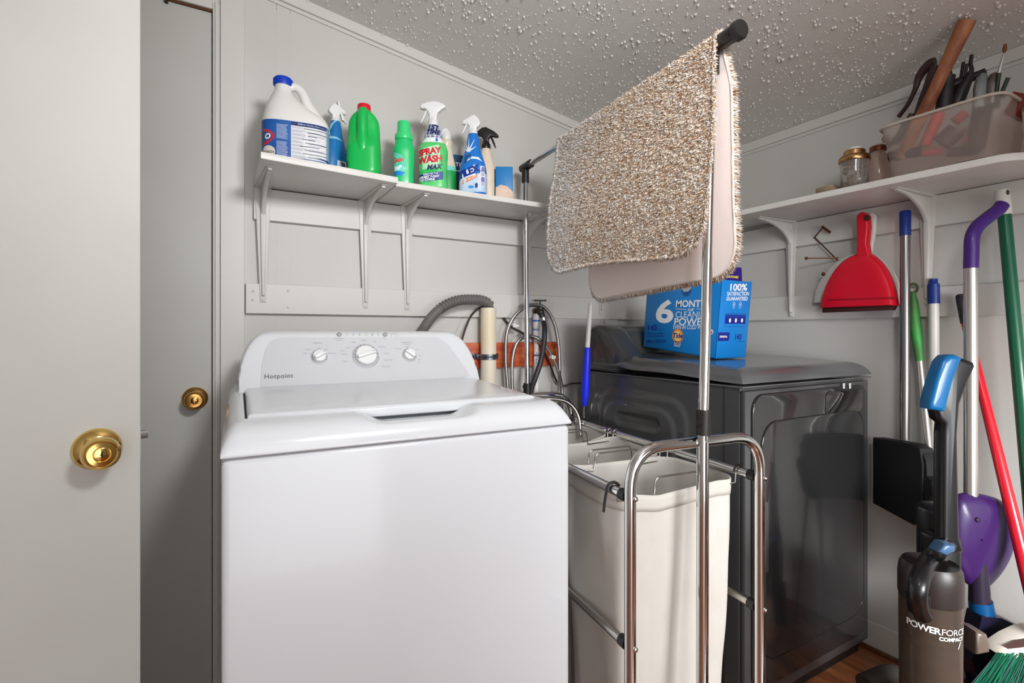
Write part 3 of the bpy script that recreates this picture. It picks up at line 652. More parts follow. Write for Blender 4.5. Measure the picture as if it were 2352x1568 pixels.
# canvas bags, one behind the other
M_canvas = mat('canvas', (210, 206, 199), .9, bump=(420, .35, .0012), vary=(7, (202, 197, 189)), sheen=.2)
M_hem = mat('canvas_hem', (207, 203, 195), .9, bump=(420, .3, .001))
def bag(y0, y1, ztop, label, seed, sag):
    yc = (y0+y1)/2; t = thing('laundry_bag', label, 'laundry bag', tuple(LS.matrix_basis @ Vector((0, yc, 0))), SA, 'canvas bags hanging in the sorter')
    hx, hy = .181, (y1-y0)/2
    def P(a, c):
        th = 2*pi*a+pi/4; z = .045+c*(ztop-.045); k = c
        wx = hx*(.84+.16*sm(0, .9, c)); wy = hy*(.80+.18*sm(0, .9, c))
        ct, st = cos(th), sin(th); n = 7
        x = wx*math.copysign(abs(ct)**(2/n), ct); y = wy*math.copysign(abs(st)**(2/n), st)
        v = Vector((x*5, y*5, z*1.1+seed*7)); d = mnoise.noise(v)*.016*(1-.45*c)
        f = mnoise.noise(Vector((x*22+seed, y*22, z*1.4)))*.0055*(1-.3*c)
        f += .007*sin(x*38+seed+z*4)*sm(.98, .5, c)*abs(st)
        for cx_, am, wd_, sl_ in ((-.09, -.016, .016, .03), (.015, -.020, .018, -.04), (.10, .013, .020, .02), (-.02, .010, .014, .05)): f += am*math.exp(-((x-cx_-sl_*(1-c)*sin(seed*2.1))/wd_)**2)*sm(1.0, .75, c)*abs(st)*(.5+.5*mnoise.noise(Vector((cx_*30+seed, z*2.5, 1))))
        f += .012*mnoise.noise(Vector((y*14+seed*3, z*4-y*6, 9)))*abs(ct)
        nx, ny = (x/wx, y/wy); l = max(sqrt(nx*nx+ny*ny), .01)
        zz = z
        if c > .85: zz -= sag*(1-(abs(x)/hx)**2)*sm(.85, 1, c)*abs(st) + .010*mnoise.noise(Vector((x*9+seed, y*9, 3)))
        return Vector((x+nx/l*(d+f), y+ny/l*(d+f), zz))
    b = MB(); b.grid(150, 90, P, closeu=True); bo = b.build('bag_body', M_canvas, t, smooth=180)
    s = bo.modifiers.new('thickness', 'SOLIDIFY'); s.thickness = .0016
    b = MB(); b.grid(150, 3, lambda a, c: P(a, .945+.055*c)*1.0+Vector((0, 0, .001))+Vector((P(a, 1).x, P(a, 1).y, 0)).normalized()*.0028*(1 if c > 0 else .7), closeu=True)
    o = b.build('top_hem', M_hem, bo, smooth=180); s = o.modifiers.new('thickness', 'SOLIDIFY'); s.thickness = .0022
    b = MB(); b.grid(8, 1, lambda a, c: P(.125+.0, .05)*0+Vector((hx*.9, 0, 0)))if False else None
    for sy in (-1, 1):
        y = sy*(hy-.012)
        w = []
        w += [Vector((-HW-.004, y, .757-.005)), Vector((-HW, y, .757+.0135)), Vector((-HW+.010, y, .757+.006)), Vector((-HW+.012, y, ztop-.012))]
        w += [Vector((-.075, y, ztop-.016))]+bend((-.075, y, ztop-.016), (-.070, y, ztop+.028), (0, y, ztop+.028), .014, 5)+bend((0, y, ztop+.028), (.070, y, ztop+.028), (.075, y, ztop-.016), .014, 5)+[Vector((.075, y, ztop-.016))]
        w += [Vector((HW-.012, y, ztop-.012)), Vector((HW-.010, y, .757+.006)), Vector((HW, y, .757+.0135)), Vector((HW+.004, y, .757-.005))]
        wr = MB().tube(w, .0022, 8).build('wire_handle', M_chrome2, t, smooth=60)
        for sx in (-1, 1):
            b = MB(); pp = [Vector((sx*HW+.0145*cos(a), y, .757+.0145*sin(a))) for a in [(-.2+k*.48) for k in range(8)]]
            if sx < 0 and sy < 0 and seed == 1: pp = [Vector((-HW+.018, y+.002, .757+.006))]+[Vector((-HW+.016*cos(a), y, .757+.016*sin(a))) for a in (.9, 1.4, 1.9, 2.4, 2.8)]+[Vector((-HW-.022, y-.002, .757-.020)), Vector((-HW-.026, y-.003, .757-.045))]
            b.tube(pp, .0032, 8); b.build('rail_hook', M_blackp, wr, smooth=60)
    return t
bag(.050, .322, .742, 'cream canvas laundry bag in the near end of the sorter behind the chrome legs', 1, .004)
bag(.330, .594, .744, 'cream canvas laundry bag in the middle of the sorter', 2, .012)
bag(.602, .862, .746, 'cream canvas laundry bag at the far end of the sorter by the pipes', 3, .016)

# ---------------------------------------------------------------- bath rug over the bar
RG = thing('bath_rug', 'beige shaggy bath rug with pale backing draped over the hanging bar', 'rug', (1.0, 1.1, HZ), 0)
# arclength v: 0 = front hem (left side), passes the bar, ends at the back hem.  u: 0 far .. 1 near
V1, V2 = .44, .53        # front and back flap lengths
def rug(u, v, off=0):
    y = 1.378-u*.645
    bar = lerp(FT, T1, (1.653-y)/(1.653-T1.y)); rr_ = .0135
    yy = y
    if v < V1:      # front flap, hangs on -x side
        d = V1-v; x = -rr_-.030*sm(0, .40, d)-.014*sin(d*7+u*3)*sm(0, .2, d); z = bar.z-d; yy = y+.012*d*sin(u*6)-.03*sm(.3, 1, u)*0; n = Vector((-1, 0, .06))
        z += .012*sm(.25, .44, d)*sin(u*5)
        yy += .020*d*sm(.6, 1, u)
    elif v < V1+pi*rr_:
        a = (v-V1)/rr_; x = -rr_*cos(a); z = bar.z+rr_*sin(a); n = Vector((-cos(a), 0, sin(a)))
    else:
        d = v-V1-pi*rr_; x = rr_+.022*sm(0, .3, d)+.010*sin(d*9+u*2)*sm(0, .2, d); z = bar.z-d+.03*sm(0, .5, d)*u; n = Vector((1, 0, .05))
        yy = y-.014*sm(0, .10, d)*sm(.70, 1, u)-.105*sm(0, .5, d)*(1-u)
    n = n.normalized()
    return Vector((bar.x+x, yy, z))+n*off, n
VT = V1+pi*.0135+V2
def inside(u, v):       # rounded corners of the mat (metres)
    U, V = u*.640, v; hx, hy = .320, VT/2
    return rnd(U-hx, V-hy, hx, hy, .075) < 0
def snap(a, c, k=0):
    # map unit square onto a rounded rectangle, edge rings keep the corners round
    U = (a-.5)*.640; V = (c-.5)*VT; hx, hy, r = .320-k, VT/2-k, .075-k
    U *= hx/.320; V *= hy/(VT/2)
    dx, dy = abs(U)-(hx-r), abs(V)-(hy-r)
    if dx > 0 and dy > 0:
        m_ = max(dx, dy); l = sqrt(dx*dx+dy*dy)
        if l > 1e-9: f = m_/l; U = math.copysign(hx-r+dx*f, U); V = math.copysign(hy-r+dy*f, V)
    return U/.640+.5, V+VT/2
b = MB(); b.grid(64, 110, lambda a, c: rug(*snap(a, c), off=.0)[0]); bk = b.build('rug_backing', mat('rug_backing', (250, 236, 230), .95, bump=(500, .5, .001)), RG, world=True, smooth=180)
b = MB(); b.grid(64, 110, lambda a, c: rug(*snap(a, c), off=.0045)[0]); b.build('pile_base', mat('rug_base', (224, 204, 184), .95), RG, world=True, smooth=180)
# binding edge
ed = []
for k in range(240):
    s_ = k/240*4; i, f = int(s_), s_-int(s_)
    a, c = ((f, 0), (1, f), (1-f, 1), (0, 1-f))[i]; ed.append(rug(*snap(a, c, .001), off=.0015)[0])
MB().tube(ed, .0030, 6, closed=True).build('binding', mat('rug_binding', (222, 210, 200), .95), RG, world=True, smooth=60)
# shag tufts, four tones
tone = [mat('shag_cream', (250, 246, 240), 1.0, spec=.08), mat('shag_beige', (236, 220, 203), 1.0, spec=.08), mat('shag_tan', (208, 176, 146), 1.0, spec=.08), mat('shag_grey', (240, 237, 239), 1.0, spec=.08), mat('shag_brown', (160, 112, 80), 1.0, spec=.08)]
tb = [[[], []] for _ in tone]; rg = random.Random(11)
NT = 76000
for i in range(NT):
    edge = rg.random() < .15
    a, c = rg.random(), rg.random()
    if edge:
        s_ = rg.random()*4; j = int(s_); f = s_-j; a, c = ((f, .004), (.996, f), (1-f, .996), (.004, 1-f))[j]
    u, v = snap(a, c); p, n = rug(u, v, .003)
    if not edge and V1+.12 < v < VT-.10 and .08 < u < .93 and rg.random() < .8: continue
    zone = mnoise.noise(Vector((p.y*6, p.z*6, 5)))
    g_ = sm(.42, .10, u+.10*zone)       # the far end of the mat is woven greyer
    r_ = rg.random()
    if r_ < .5*g_+.05: k = 3
    elif r_ < .34+.4*g_: k = 0
    elif r_ < .68+.22*g_: k = 1
    elif r_ < .915+.06*g_: k = 2
    else: k = 4
    L_ = rg.uniform(.007, .0125); d = (n*rg.uniform(.5, .9)+Vector((rg.uniform(-.6, .6), rg.uniform(-.75, .75), rg.uniform(-.9, .35)))).normalized()
    if edge:
        out = (p-rug(.5, VT*.5 if False else min(max(v, .1), VT-.1))[0]); out = Vector((0, (.001 if u < .5 else -.001)*(1 if (u < .05 or u > .95) else 0)*1000, -1 if (v < .03 or v > VT-.03) else 0)); d = (d*.8+out*.9).normalized(); L_ *= 1.5
    w = d.orthogonal().normalized(); q = d.cross(w); a0 = rg.uniform(0, 2*pi); w, q = w*cos(a0)+q*sin(a0), q*cos(a0)-w*sin(a0); ww = rg.uniform(.0008, .0014)
    V_, F_ = tb[k]; n0 = len(V_)
    mid = p+d*L_*.55+Vector((0, 0, -.0008)); tip = p+d*L_+Vector((rg.uniform(-.002, .002), rg.uniform(-.003, .003), -.003))
    V_ += [p+w*ww, p-w*ww*.5+q*ww*.87, p-w*ww*.5-q*ww*.87, mid+w*ww, mid-w*ww*.5+q*ww*.87, mid-w*ww*.5-q*ww*.87, tip]
    F_ += [(n0+i_, n0+(i_+1) % 3, n0+3+(i_+1) % 3, n0+3+i_) for i_ in range(3)]+[(n0+3+i_, n0+3+(i_+1) % 3, n0+6) for i_ in range(3)]
me = bpy.data.meshes.new('shag_pile'); vv = []; ff = []; mi = []
I_ = RG.matrix_basis.inverted()
for k, (V_, F_) in enumerate(tb):
    n0 = len(vv); vv += [tuple(I_ @ v) for v in V_]; ff += [tuple(x+n0 for x in f) for f in F_]; mi += [k]*len(F_)
me.from_pydata(vv, [], ff); me.update()
for m_ in tone: me.materials.append(m_)
me.polygons.foreach_set('material_index', mi); me.polygons.foreach_set('use_smooth', [True]*len(ff))
o = bpy.data.objects.new('shag_pile', me); COL.objects.link(o); o.parent = RG; o['kind'] = 'stuff'

# duster handle hanging upside down behind the rug
h0 = pt(1356.5, 694, D=1.84); h1 = pt(1349.5, 797, D=1.86); h2 = pt(1342.5, 932, D=1.885)
SD = thing('duster_handle', 'white stick with a bright blue grip standing under the rug against the dryer', 'handle', tuple(h2))
b = MB(); b.tube([h0, h0+(h1-h0)*.04, h0+(h1-h0)*.07, h1], [.003, .0062, .0078, .0088], 14); b.build('shaft', mat('handle_white', (232, 230, 226), .35), SD, world=True, smooth=50)
b = MB(); b.tube([lerp(h1, h2, t) for t in (0, .03, .3, .6, .8, .93, 1)], [.0092, .0120, .0135, .0155, .0150, .0120, .0075], 16); b.build('grip', mat('grip_blue', (30, 44, 220), .4), SD, world=True, smooth=50)
b = MB(); b.tube([h2, h2+(h2-h1).normalized()*.045], .004, 10); b.build('hanging_tip', M_chrome2, SD, world=True)

# ---------------------------------------------------------------- cleaning bottles on the back shelf
Z1, Z2 = ST+.0192, ST+.0182
def curved(mb_name, m, parent, polys):
    pass
def trigger_head(t, z, m, side=1, k=1.0, dx=0, style=0, y=0):
    """spray head in the x-z plane, nozzle toward -x*side; z = base of the collar"""
    b = MB(); b.lathe([(.0155*k, 0), (.0165*k, .002), (.0165*k, .017*k), (.0135*k, .020*k), (.012*k, .028*k)], 24, Matrix.Translation((dx, y, z))); b.build('collar', m, t, smooth=50)
    s_ = side
    if style == 0:   # long rounded head with a swept neck
        pf = [(-.013, .018), (.013, .018), (.012, .030), (.016, .044), (.030, .056), (.040, .062), (.041, .067), (.034, .074), (.018, .080), (0, .082), (-.018, .079), (-.036, .072), (-.042, .066), (-.042, .058), (-.036, .055), (-.026, .056), (-.018, .048), (-.013, .034)]
    elif style == 1:  # angular wedge head
        pf = [(-.014, .018), (.014, .018), (.014, .030), (.026, .040), (.029, .048), (.020, .066), (.008, .078), (.002, .079), (-.020, .068), (-.038, .058), (-.040, .046), (-.034, .043), (-.022, .046), (-.014, .036)]
    else:            # beak shaped head
        pf = [(-.010, .018), (.010, .018), (.009, .034), (.016, .046), (.030, .050), (.036, .056), (.030, .066), (.014, .078), (0, .080), (-.030, .064), (-.046, .050), (-.047, .044), (-.040, .042), (-.018, .046), (-.011, .036)]
    pf = [(dx+p*s_*k, z+q*k) for p, q in pf]
    b = MB(); b.prism(pf, y-.0105*k, y+.0105*k, 'y', .0055*k, seg=4); b.build('spray_head', m, t, smooth=60)
    tr = [(-.024, .052), (-.030, .040), (-.036, .024), (-.042, .012), (-.0395, .009), (-.033, .018), (-.025, .034), (-.018, .050)] if style != 2 else [(-.022, .046), (-.028, .034), (-.034, .018), (-.037, .006), (-.033, .004), (-.027, .018), (-.020, .034), (-.015, .046)]
    tr = [(dx+p*s_*k, z+q*k) for p, q in tr]
    tm = mat('clear_white', (225, 226, 226), .2, alpha=1) if style == 0 else m
    b = MB(); b.prism(tr, y-.005*k, y+.005*k, 'y', .0015*k); b.build('trigger', tm, t, smooth=50)
def label_on(t, S, m, name, u0, u1, v0, v1, off=.0004, face=-pi/2, nu=30, nv=24):
    b = MB(); put_rect(b, S.fn(face, off), u0, u1, v0, v1, nu, nv); return b.build(name, m, t, smooth=180)

# 1 bleach jug
p = pt(680, 300, Y=1.575); yaw_ = -YAW+.10
JG = thing('bleach_jug', 'large white bleach jug with blue cap and handle at the left end of the shelf', 'jug', (.197, 1.570, Z1), radians(-8))
M_hdpe = mat('jug_white', (228, 226, 222), .38, coat=.1)
S = Surf([(0, .074, .050, 3.2), (.005, .084, .057, 3.4), (.02, .088, .060, 3.6), (.10, .088, .060, 3.6), (.122, .087, .059, 3.4), (.140, .080, .055, 3.0, -.004), (.165, .058, .046, 2.6, -.020), (.19, .038, .034, 2.2, -.030), (.212, .024, .024, 2, -.034), (.232, .0215, .0215, 2, -.034)])
S.mesh(MB(), 64, .004).build('jug_body', M_hdpe, JG, smooth=180)
MB().tube(crom([(-.028, 0, .222), (-.004, 0, .232), (.016, 0, .218), (.030, 0, .186), (.048, 0, .155), (.066, 0, .128), (.070, 0, .105)], 7), [.012+.010*sm(10, 42, k) for k in range(43)], 16).build('jug_handle', M_hdpe, JG, smooth=60)
b = MB(); b.lathe([(.0245, .228), (.0255, .232), (.0250, .246), (.022, .2505), (.001, .2515)], 32, Matrix.Translation((-.034, 0, 0)))
for k in range(32):
    a = 2*pi*k/32; b.box(.0245, .0262, -.0008, .0008, .231, .246, M=Matrix.Translation((-.034, 0, 0)) @ Matrix.Rotation(a, 4, 'Z'))
b.build('cap', mat('cap_blue', (10, 64, 190), .45), JG, smooth=40)
lbl = label_on(JG, S, mat('label_blue', (30, 96, 172), .4, vary=(9, (20, 62, 140))), 'label', -.105, .135, .010, .112, nu=60)
b = MB(); put_rect(b, S.fn(-pi/2, .0007), -.012, .082, .012, .100, 30, 8); b.build('label_text_panel', mat('panel_pale', (226, 226, 228), .5), lbl)
b = MB(); put_rect(b, S.fn(-pi/2, .0007), .082, .135, .010, .108, 20, 8); b.build('label_side_panel', mat('panel_greyblue', (140, 170, 196), .5), lbl)
b = MB(); put_rect(b, S.fn(-pi/2, .0007), -.012, .082, .101, .110, 30, 2); b.build('label_band', mat('band_navy', (22, 38, 96), .5), lbl)
b = MB(); g = S.fn(-pi/2, .0011); rg = random.Random(2)
for k, (a0, a1) in enumerate(((.020, .082), (.028, .082), (.030, .055), (.016, .050), (.024, .082), (.010, .060), (.022, .082), (.018, .082), (.030, .070))):
    v = .094-.0098*k; put_rect(b, g, a0, a1, v, v+.0016, 16, 1)
b.build('label_rules', mat('rule_navy', (28, 36, 70), .5), lbl)
b = MB()
for k in range(34):
    v = .0135+.0025*k
    if k % 4 == 3: continue
    put_rect(b, g, -.010, rg.uniform(.010, .028), v, v+.0009, 6, 1)
    put_rect(b, g, .032, rg.uniform(.060, .080), v, v+.0009, 10, 1) if k % 3 else None
    put_rect(b, g, .088, rg.uniform(.105, .128), v+.001, v+.0018, 10, 1) if k % 2 else None
b.build('label_small_print', mat('small_print', (150, 152, 176), .6), lbl)
b = MB()
for k in range(30):
    if k in (14, 15): continue
    v = .014+.0029*k; put_rect(b, g, -.048, rg.uniform(-.026, -.019), v, v+.0010, 6, 1)
put_text(b, g, 'USES', .006, .010, .1055); put_text(b, g, 'For Better Cleaning, Whiter Laundry', .0050, .042, .1055)
b.build('label_white_print', mat('print_pale', (196, 214, 236), .5), lbl)
b = MB(); put_poly(b, S.fn(-pi/2, .0009), [(-.085, .085), (-.066, .082), (-.052, .070), (-.054, .060), (-.068, .046), (-.085, .040)]); b.build('logo_red', mat('logo_red', (206, 40, 60), .45), lbl)
b = MB(); put_poly(b, S.fn(-pi/2, .0012), [(-.085, .079), (-.068, .076), (-.058, .068), (-.060, .061), (-.070, .052), (-.085, .047)]); b.build('logo_blue', mat('logo_blue', (60, 84, 130), .45), lbl)
b = MB(); put_text(b, S.fn(-pi/2, .0015), 'O', .020, -.072, .064, bold=.04, shear=.2); b.build('logo_letter', M_white, lbl)
b = MB(); put_poly(b, S.fn(-pi/2, .0009), disc(-.070, .024, .019, 20, .016)); b.build('label_spot', mat('spot_beige', (214, 208, 196), .5), lbl)
b = MB(); put_text(b, S.fn(-pi/2, .0013), 'BLEACH', .0085, -.070, .022, bold=.03); b.build('label_word', mat('word_brown', (96, 76, 70), .5), lbl)

# 2 blue spray bottle turned away, between the jugs
def bluespray(name, label, loc, rz, cb, c2, z0, kind):
    t = thing(name, label, 'spray bottle', loc, rz)
    S = Surf([(0, .036, .024, 2.6), (.006, .041, .028, 2.8), (.05, .042, .029, 2.8), (.09, .040, .028, 2.6), (.125, .030, .023, 2.4), (.155, .022, .019, 2.2), (.18, .019, .017, 2), (.196, .0155, .0155, 2)])
    S.mesh(MB(), 48, .004).build('bottle_body', mat('sleeve_blue_'+kind, cb, .3, coat=.3, vary=(8, c2)), t, smooth=180)
    return t, S
t, S = bluespray('spray_bottle', 'blue spray bottle with white trigger turned backward between the bleach and green jugs', (.325, 1.672, Z1), radians(8), (18, 110, 176), (34, 128, 190), Z1, 'a')
trigger_head(t, .190, M_wplastic, side=-1, k=.80, style=1)
b = MB(); b.prism([(.020, .205), (.026, .205), (.010, .262), (.004, .262)], -.006, .006, 'y', .001); b.build('trigger_lever', M_wplastic, t)
g = S.fn(-pi/2, .0006); b = MB(); put_poly(b, g, [(-.006, .015), (.024, .012), (.026, .066), (-.004, .068)]); lb_ = b.build('instruction_panel', mat('panel_white', (222, 230, 238), .5), t)
b = MB(); g = S.fn(-pi/2, .0010); put_poly(b, g, [(.000, .040), (.012, .038), (.021, .046), (.019, .062), (.004, .064), (.009, .052)]); b.build('picture', mat('picture_violet', (96, 92, 140), .5), lb_)
b = MB()
for k in range(3):
    put_rect(b, g, .003, .009, .032-.006*k, .0335-.006*k); put_rect(b, g, .011, .018, .032-.006*k, .0335-.006*k)
b.build('print_lines', mat('print_rust', (150, 80, 50), .5), lb_)
b = MB(); g = S.fn(-pi/2, .0006)
put_poly(b, g, [(-.022, .182), (-.006, .196), (.004, .199), (-.010, .186), (-.020, .168), (-.026, .160)]); put_poly(b, g, [(-.030, .144), (-.004, .142), (.022, .130), (-.004, .136), (-.030, .135)])
put_poly(b, g, [(-.048, .100), (-.030, .108), (-.040, .092), (-.050, .084)])
b.build('swoosh', mat('swoosh_pale', (150, 205, 235), .5), t)
b = MB(); put_poly(b, g, [(-.046, .010), (-.034, .012), (-.034, .036), (-.046, .040)]); b.build('orange_patch', mat('patch_orange', (226, 84, 50), .5), t)

# 3 green jug with red cap
GJ = thing('green_jug', 'green plastic jug with red cap in the middle of the left shelf board', 'jug', (.388, 1.566, Z1), radians(-24))
M_green = mat('jug_green', (12, 182, 82), .35, coat=.2)
S = Surf([(0, .040, .034, 3), (.005, .046, .040, 3.4), (.02, .049, .043, 3.6), (.085, .049, .043, 3.4), (.105, .048, .036, 3.2), (.125, .047, .026, 3.0), (.15, .046, .023, 2.8), (.172, .043, .023, 2.6), (.188, .034, .024, 2.4), (.200, .022, .022, 2.1), (.206, .018, .018, 2)])
S.mesh(MB(), 56, .004).build('jug_body', M_green, GJ, smooth=180)
MB().tube(crom([(0, -.008, .200), (0, -.022, .190), (0, -.0275, .165), (0, -.0275, .130), (0, -.024, .098), (0, -.014, .070)], 7), [.0150]*20+[.0150+.013*sm(0, 15, k) for k in range(16)], 18).build('jug_handle', M_green, GJ, smooth=60)
b = MB(); b.lathe([(.0195, .203), (.0200, .205), (.0195, .2205), (.0175, .2225), (.001, .223)], 28); b.build('cap', mat('cap_red', (222, 14, 44), .35), GJ, smooth=50)
b = MB(); put_rect(b, S.fn(-pi/2-.95, .0006), -.006, .006, .012, .040); b.build('back_label', mat('jug_label_dark', (16, 80, 60), .5), GJ)

# 4 small green bottle
GB = thing('softener_bottle', 'small green bottle with green screw cap left of the stain remover spray', 'bottle', (.521, 1.592, Z2), radians(-14))
M_mint = mat('mint_green', (28, 196, 112), .32, coat=.2); M_mintc = mat('cap_mint', (60, 214, 128), .3, coat=.2)
S = Surf([(0, .026, .020, 2.8), (.005, .030, .024, 3), (.05, .031, .025, 3), (.09, .033, .026, 2.8), (.115, .034, .027, 2.6), (.135, .029, .025, 2.3), (.150, .0265, .024, 2), (.154, .025, .024, 2)])
S.mesh(MB(), 44, .004).build('bottle_body', M_mint, GB, smooth=180)
b = MB(); b.lathe([(.0275, .149), (.0285, .151), (.0285, .166), (.0265, .169), (.0215, .171), (.0205, .205), (.0195, .2075), (.001, .208)], 32)
b.build('cap', M_mintc, GB, smooth=40)
b = MB(); put_poly(b, S.fn(-pi/2, .0005), [(-.036, .030), (-.006, .026), (.004, .034), (.002, .078), (-.010, .095), (-.036, .104)]); lb_ = b.build('label', mat('label_teal', (38, 190, 176), .4, vary=(40, (120, 226, 190))), GB)
b = MB(); put_text(b, S.fn(-pi/2, .0009), 'Gain', .019, -.020, .078, bold=.04, rot=.15); b.build('brand_lettering', mat('lettering_red', (224, 60, 50), .5), lb_)
b = MB(); put_poly(b, S.fn(-pi/2, .0009), [(-.034, .044), (-.018, .046), (-.006, .060), (-.014, .064), (-.022, .056), (-.034, .062)]); put_text(b, S.fn(-pi/2, .0009), '50', .010, .000, .052); b.build('wave_picture', mat('wave_white', (214, 240, 250), .5), lb_)
b = MB(); put_poly(b, S.fn(-pi/2, .0008), [(-.036, .030), (-.008, .028), (.002, .040), (-.012, .044), (-.036, .043)]); b.build('wave_blue', mat('wave_blue', (30, 140, 210), .5), lb_)

# 5 stain remover spray
SW = thing('stain_remover_spray', 'green stain remover spray bottle with red lettering and white trigger', 'spray bottle', (.617, 1.582, Z2), radians(-26))
S = Surf([(0, .040, .024, 2.8), (.006, .047, .029, 3), (.04, .045, .029, 3), (.09, .046, .029, 2.8), (.125, .048, .029, 2.6), (.148, .041, .027, 2.4), (.162, .031, .024, 2.2), (.19, .026, .021, 2.1), (.212, .0165, .0165, 2), (.218, .0145, .0145, 2)])
S.mesh(MB(), 56, .004).build('bottle_body', mat('spray_green', (30, 190, 86), .28, coat=.3, vary=(14, (110, 214, 130))), SW, smooth=180)
trigger_head(SW, .210, M_wplastic, side=1, k=1.0, style=0)
b = MB(); g = S.fn(-pi/2, .0006)
b.grid(40, 16, lambda a, c: S.p(2*pi*a, .150+.062*c, .0006), closeu=True); ns = b.build('neck_sleeve', mat('sleeve_silver', (176, 182, 206), .3, coat=.2), SW, smooth=180)
b = MB(); b.grid(40, 8, lambda a, c: S.p(2*pi*a, .150+.016*c, .0009), closeu=True); b.build('sleeve_white_band', M_white, ns, smooth=180)
b = MB(); put_poly(b, S.fn(-pi/2, .0012), [(-.030, .167), (.030, .169), (.030, .177), (-.030, .173)])
g = S.fn(-pi/2, .0014); put_text(b, g, '1ST', .024, .000, .200, bold=.05, shear=.25); put_text(b, g, 'TIME', .021, .000, .184, bold=.05, shear=.25)
b.build('sleeve_lettering', mat('ink_navy', (26, 36, 88), .45), ns)
b = MB(); put_text(b, S.fn(-pi/2, .0017), 'STAIN REMOVAL', .0062, .004, .1715, bold=.02, rot=.03); b.build('sleeve_caption', M_white, ns)
b = MB(); put_poly(b, S.fn(-pi/2, .0014), [(.012, .168), (.0085, .159), (.0095, .154), (.013, .152), (.0165, .154), (.0175, .159)]); b.build('drop_symbol', mat('drop_blue', (30, 120, 210), .4), ns)
b = MB(); g = S.fn(-pi/2, .0005); put_poly(b, g, [(-.044, .126), (.018, .142), (.022, .138), (.020, .120), (.024, .118), (.020, .078), (.014, .068), (-.046, .058)]); lw = b.build('label', mat('label_palegreen', (188, 232, 196), .4), SW)
b = MB(); g = S.fn(-pi/2, .0010)
put_text(b, g, 'SPRAY', .0275, -.011, .118, rot=.16, bold=.045, spacing=.92, shear=.1); put_text(b, g, 'WASH', .0290, -.009, .092, rot=.14, bold=.045, spacing=.92, shear=.1); b.build('brand_lettering', mat('ink_red', (214, 20, 48), .4), lw)
b = MB(); put_text(b, S.fn(-pi/2, .0014), "'n", .014, -.010, .1045, bold=.03); put_text(b, g, 'MAX', .0210, .004, .068, rot=.10, bold=.05, shear=.35); b.build('sub_lettering', M_navy2 if False else mat('ink_navy', (26, 36, 88)), lw)
b = MB(); put_poly(b, S.fn(-pi/2, .0008), [(-.052, .022), (-.010, .022), (.034, .030), (.034, .056), (-.010, .050), (-.052, .042)]); bb = b.build('label_band', mat('band_royal', (20, 44, 140), .4), lw)
b = MB(); g = S.fn(-pi/2, .0013); put_text(b, g, 'REMOVES THE', .0075, -.006, .046, rot=.12, bold=.02); put_text(b, g, 'TOUGHEST 7-DAY', .0105, -.020, .0355, rot=.10, bold=.04, spacing=.9, shear=.2); put_text(b, g, 'OLD STAINS', .0105, -.020, .0265, rot=.08, bold=.04, spacing=.9, shear=.2); b.build('band_lettering', M_white, bb)

# 6 half-empty white-necked green bottle behind
WG = thing('spray_bottle', 'clear bottle half full of green liquid with white nozzle behind the stain remover', 'spray bottle', (.709, 1.690, Z2), radians(-20))
S = Surf([(0, .030, .024, 2.6), (.006, .036, .028, 2.8), (.06, .036, .028, 2.6), (.12, .033, .026, 2.4), (.165, .024, .021, 2.2), (.195, .019, .018, 2), (.203, .021, .020, 2), (.212, .021, .020, 2), (.218, .016, .016, 2)])
S.mesh(MB(), 40, .005).build('bottle_body', mat('bottle_cream', (226, 216, 190), .35, coat=.2), WG, smooth=180)
b = MB(); b.grid(40, 16, lambda a, c: S.p(2*pi*a, .004+.102*c, .0006), closeu=True); b.build('green_liquid', mat('liquid_green', (26, 164, 78), .3, coat=.2), WG, smooth=180)
b = MB(); b.grid(40, 4, lambda a, c: S.p(2*pi*a, .104+.016*c, .0008), closeu=True); b.build('teal_band', mat('liquid_teal', (120, 220, 200), .4), WG, smooth=180)
b = MB(); b.lathe([(.0150, .216), (.0165, .222), (.0170, .234), (.011, .246), (.006, .258), (.001, .262)], 24); b.prism([(-.020, .232), (.012, .226), (.014, .244), (-.002, .262), (-.016, .254)], -.009, .009, 'y', .004); b.build('nozzle', M_wplastic, WG, smooth=50)
# 7 small navy carton at the back
NB = thing('navy_carton', 'small navy carton mostly hidden behind the blue mildew spray', 'carton', (.768, 1.722, Z2), radians(-10))
b = MB(); b.box(-.033, .033, -.022, .022, 0, .178, .001); nb = b.build('carton_body', mat('carton_petrol', (18, 66, 110), .45), NB)
b = MB(); put_text(b, lambda u, v: Vector((u, -.0226, v)), 'ATER', .020, -.004, .142, bold=.03); put_rect(b, lambda u, v: Vector((u, -.0224, v)), -.03, .03, .118, .122); b.build('carton_lettering', M_white, nb)

# 8 mildew spray
TX = thing('mildew_spray', 'bright blue mildew spray bottle with white trigger right of the clear green bottle', 'spray bottle', (.762, 1.582, Z2), radians(-34))
S = Surf([(0, .040, .026, 2.7), (.006, .046, .031, 2.9), (.05, .047, .032, 2.9), (.10, .044, .030, 2.7), (.135, .034, .026, 2.4), (.165, .025, .021, 2.2), (.195, .0205, .018, 2), (.212, .017, .0165, 2)])
S.mesh(MB(), 56, .004).build('bottle_body', mat('mildew_blue', (24, 116, 206), .28, coat=.3), TX, smooth=180)
trigger_head(TX, .206, M_wplastic, side=1, k=.92, style=1)
b = MB(); g = S.fn(-pi/2, .0005)
b.grid(60, 10, lambda a, c: S.p(2*pi*a, .002+(.052+.018*sin(2*pi*a*1+2.2))*c, .0005), closeu=True); b.build('pale_base', mat('base_pale', (206, 222, 240), .4, vary=(20, (180, 204, 234))), TX, smooth=180)
b = MB()
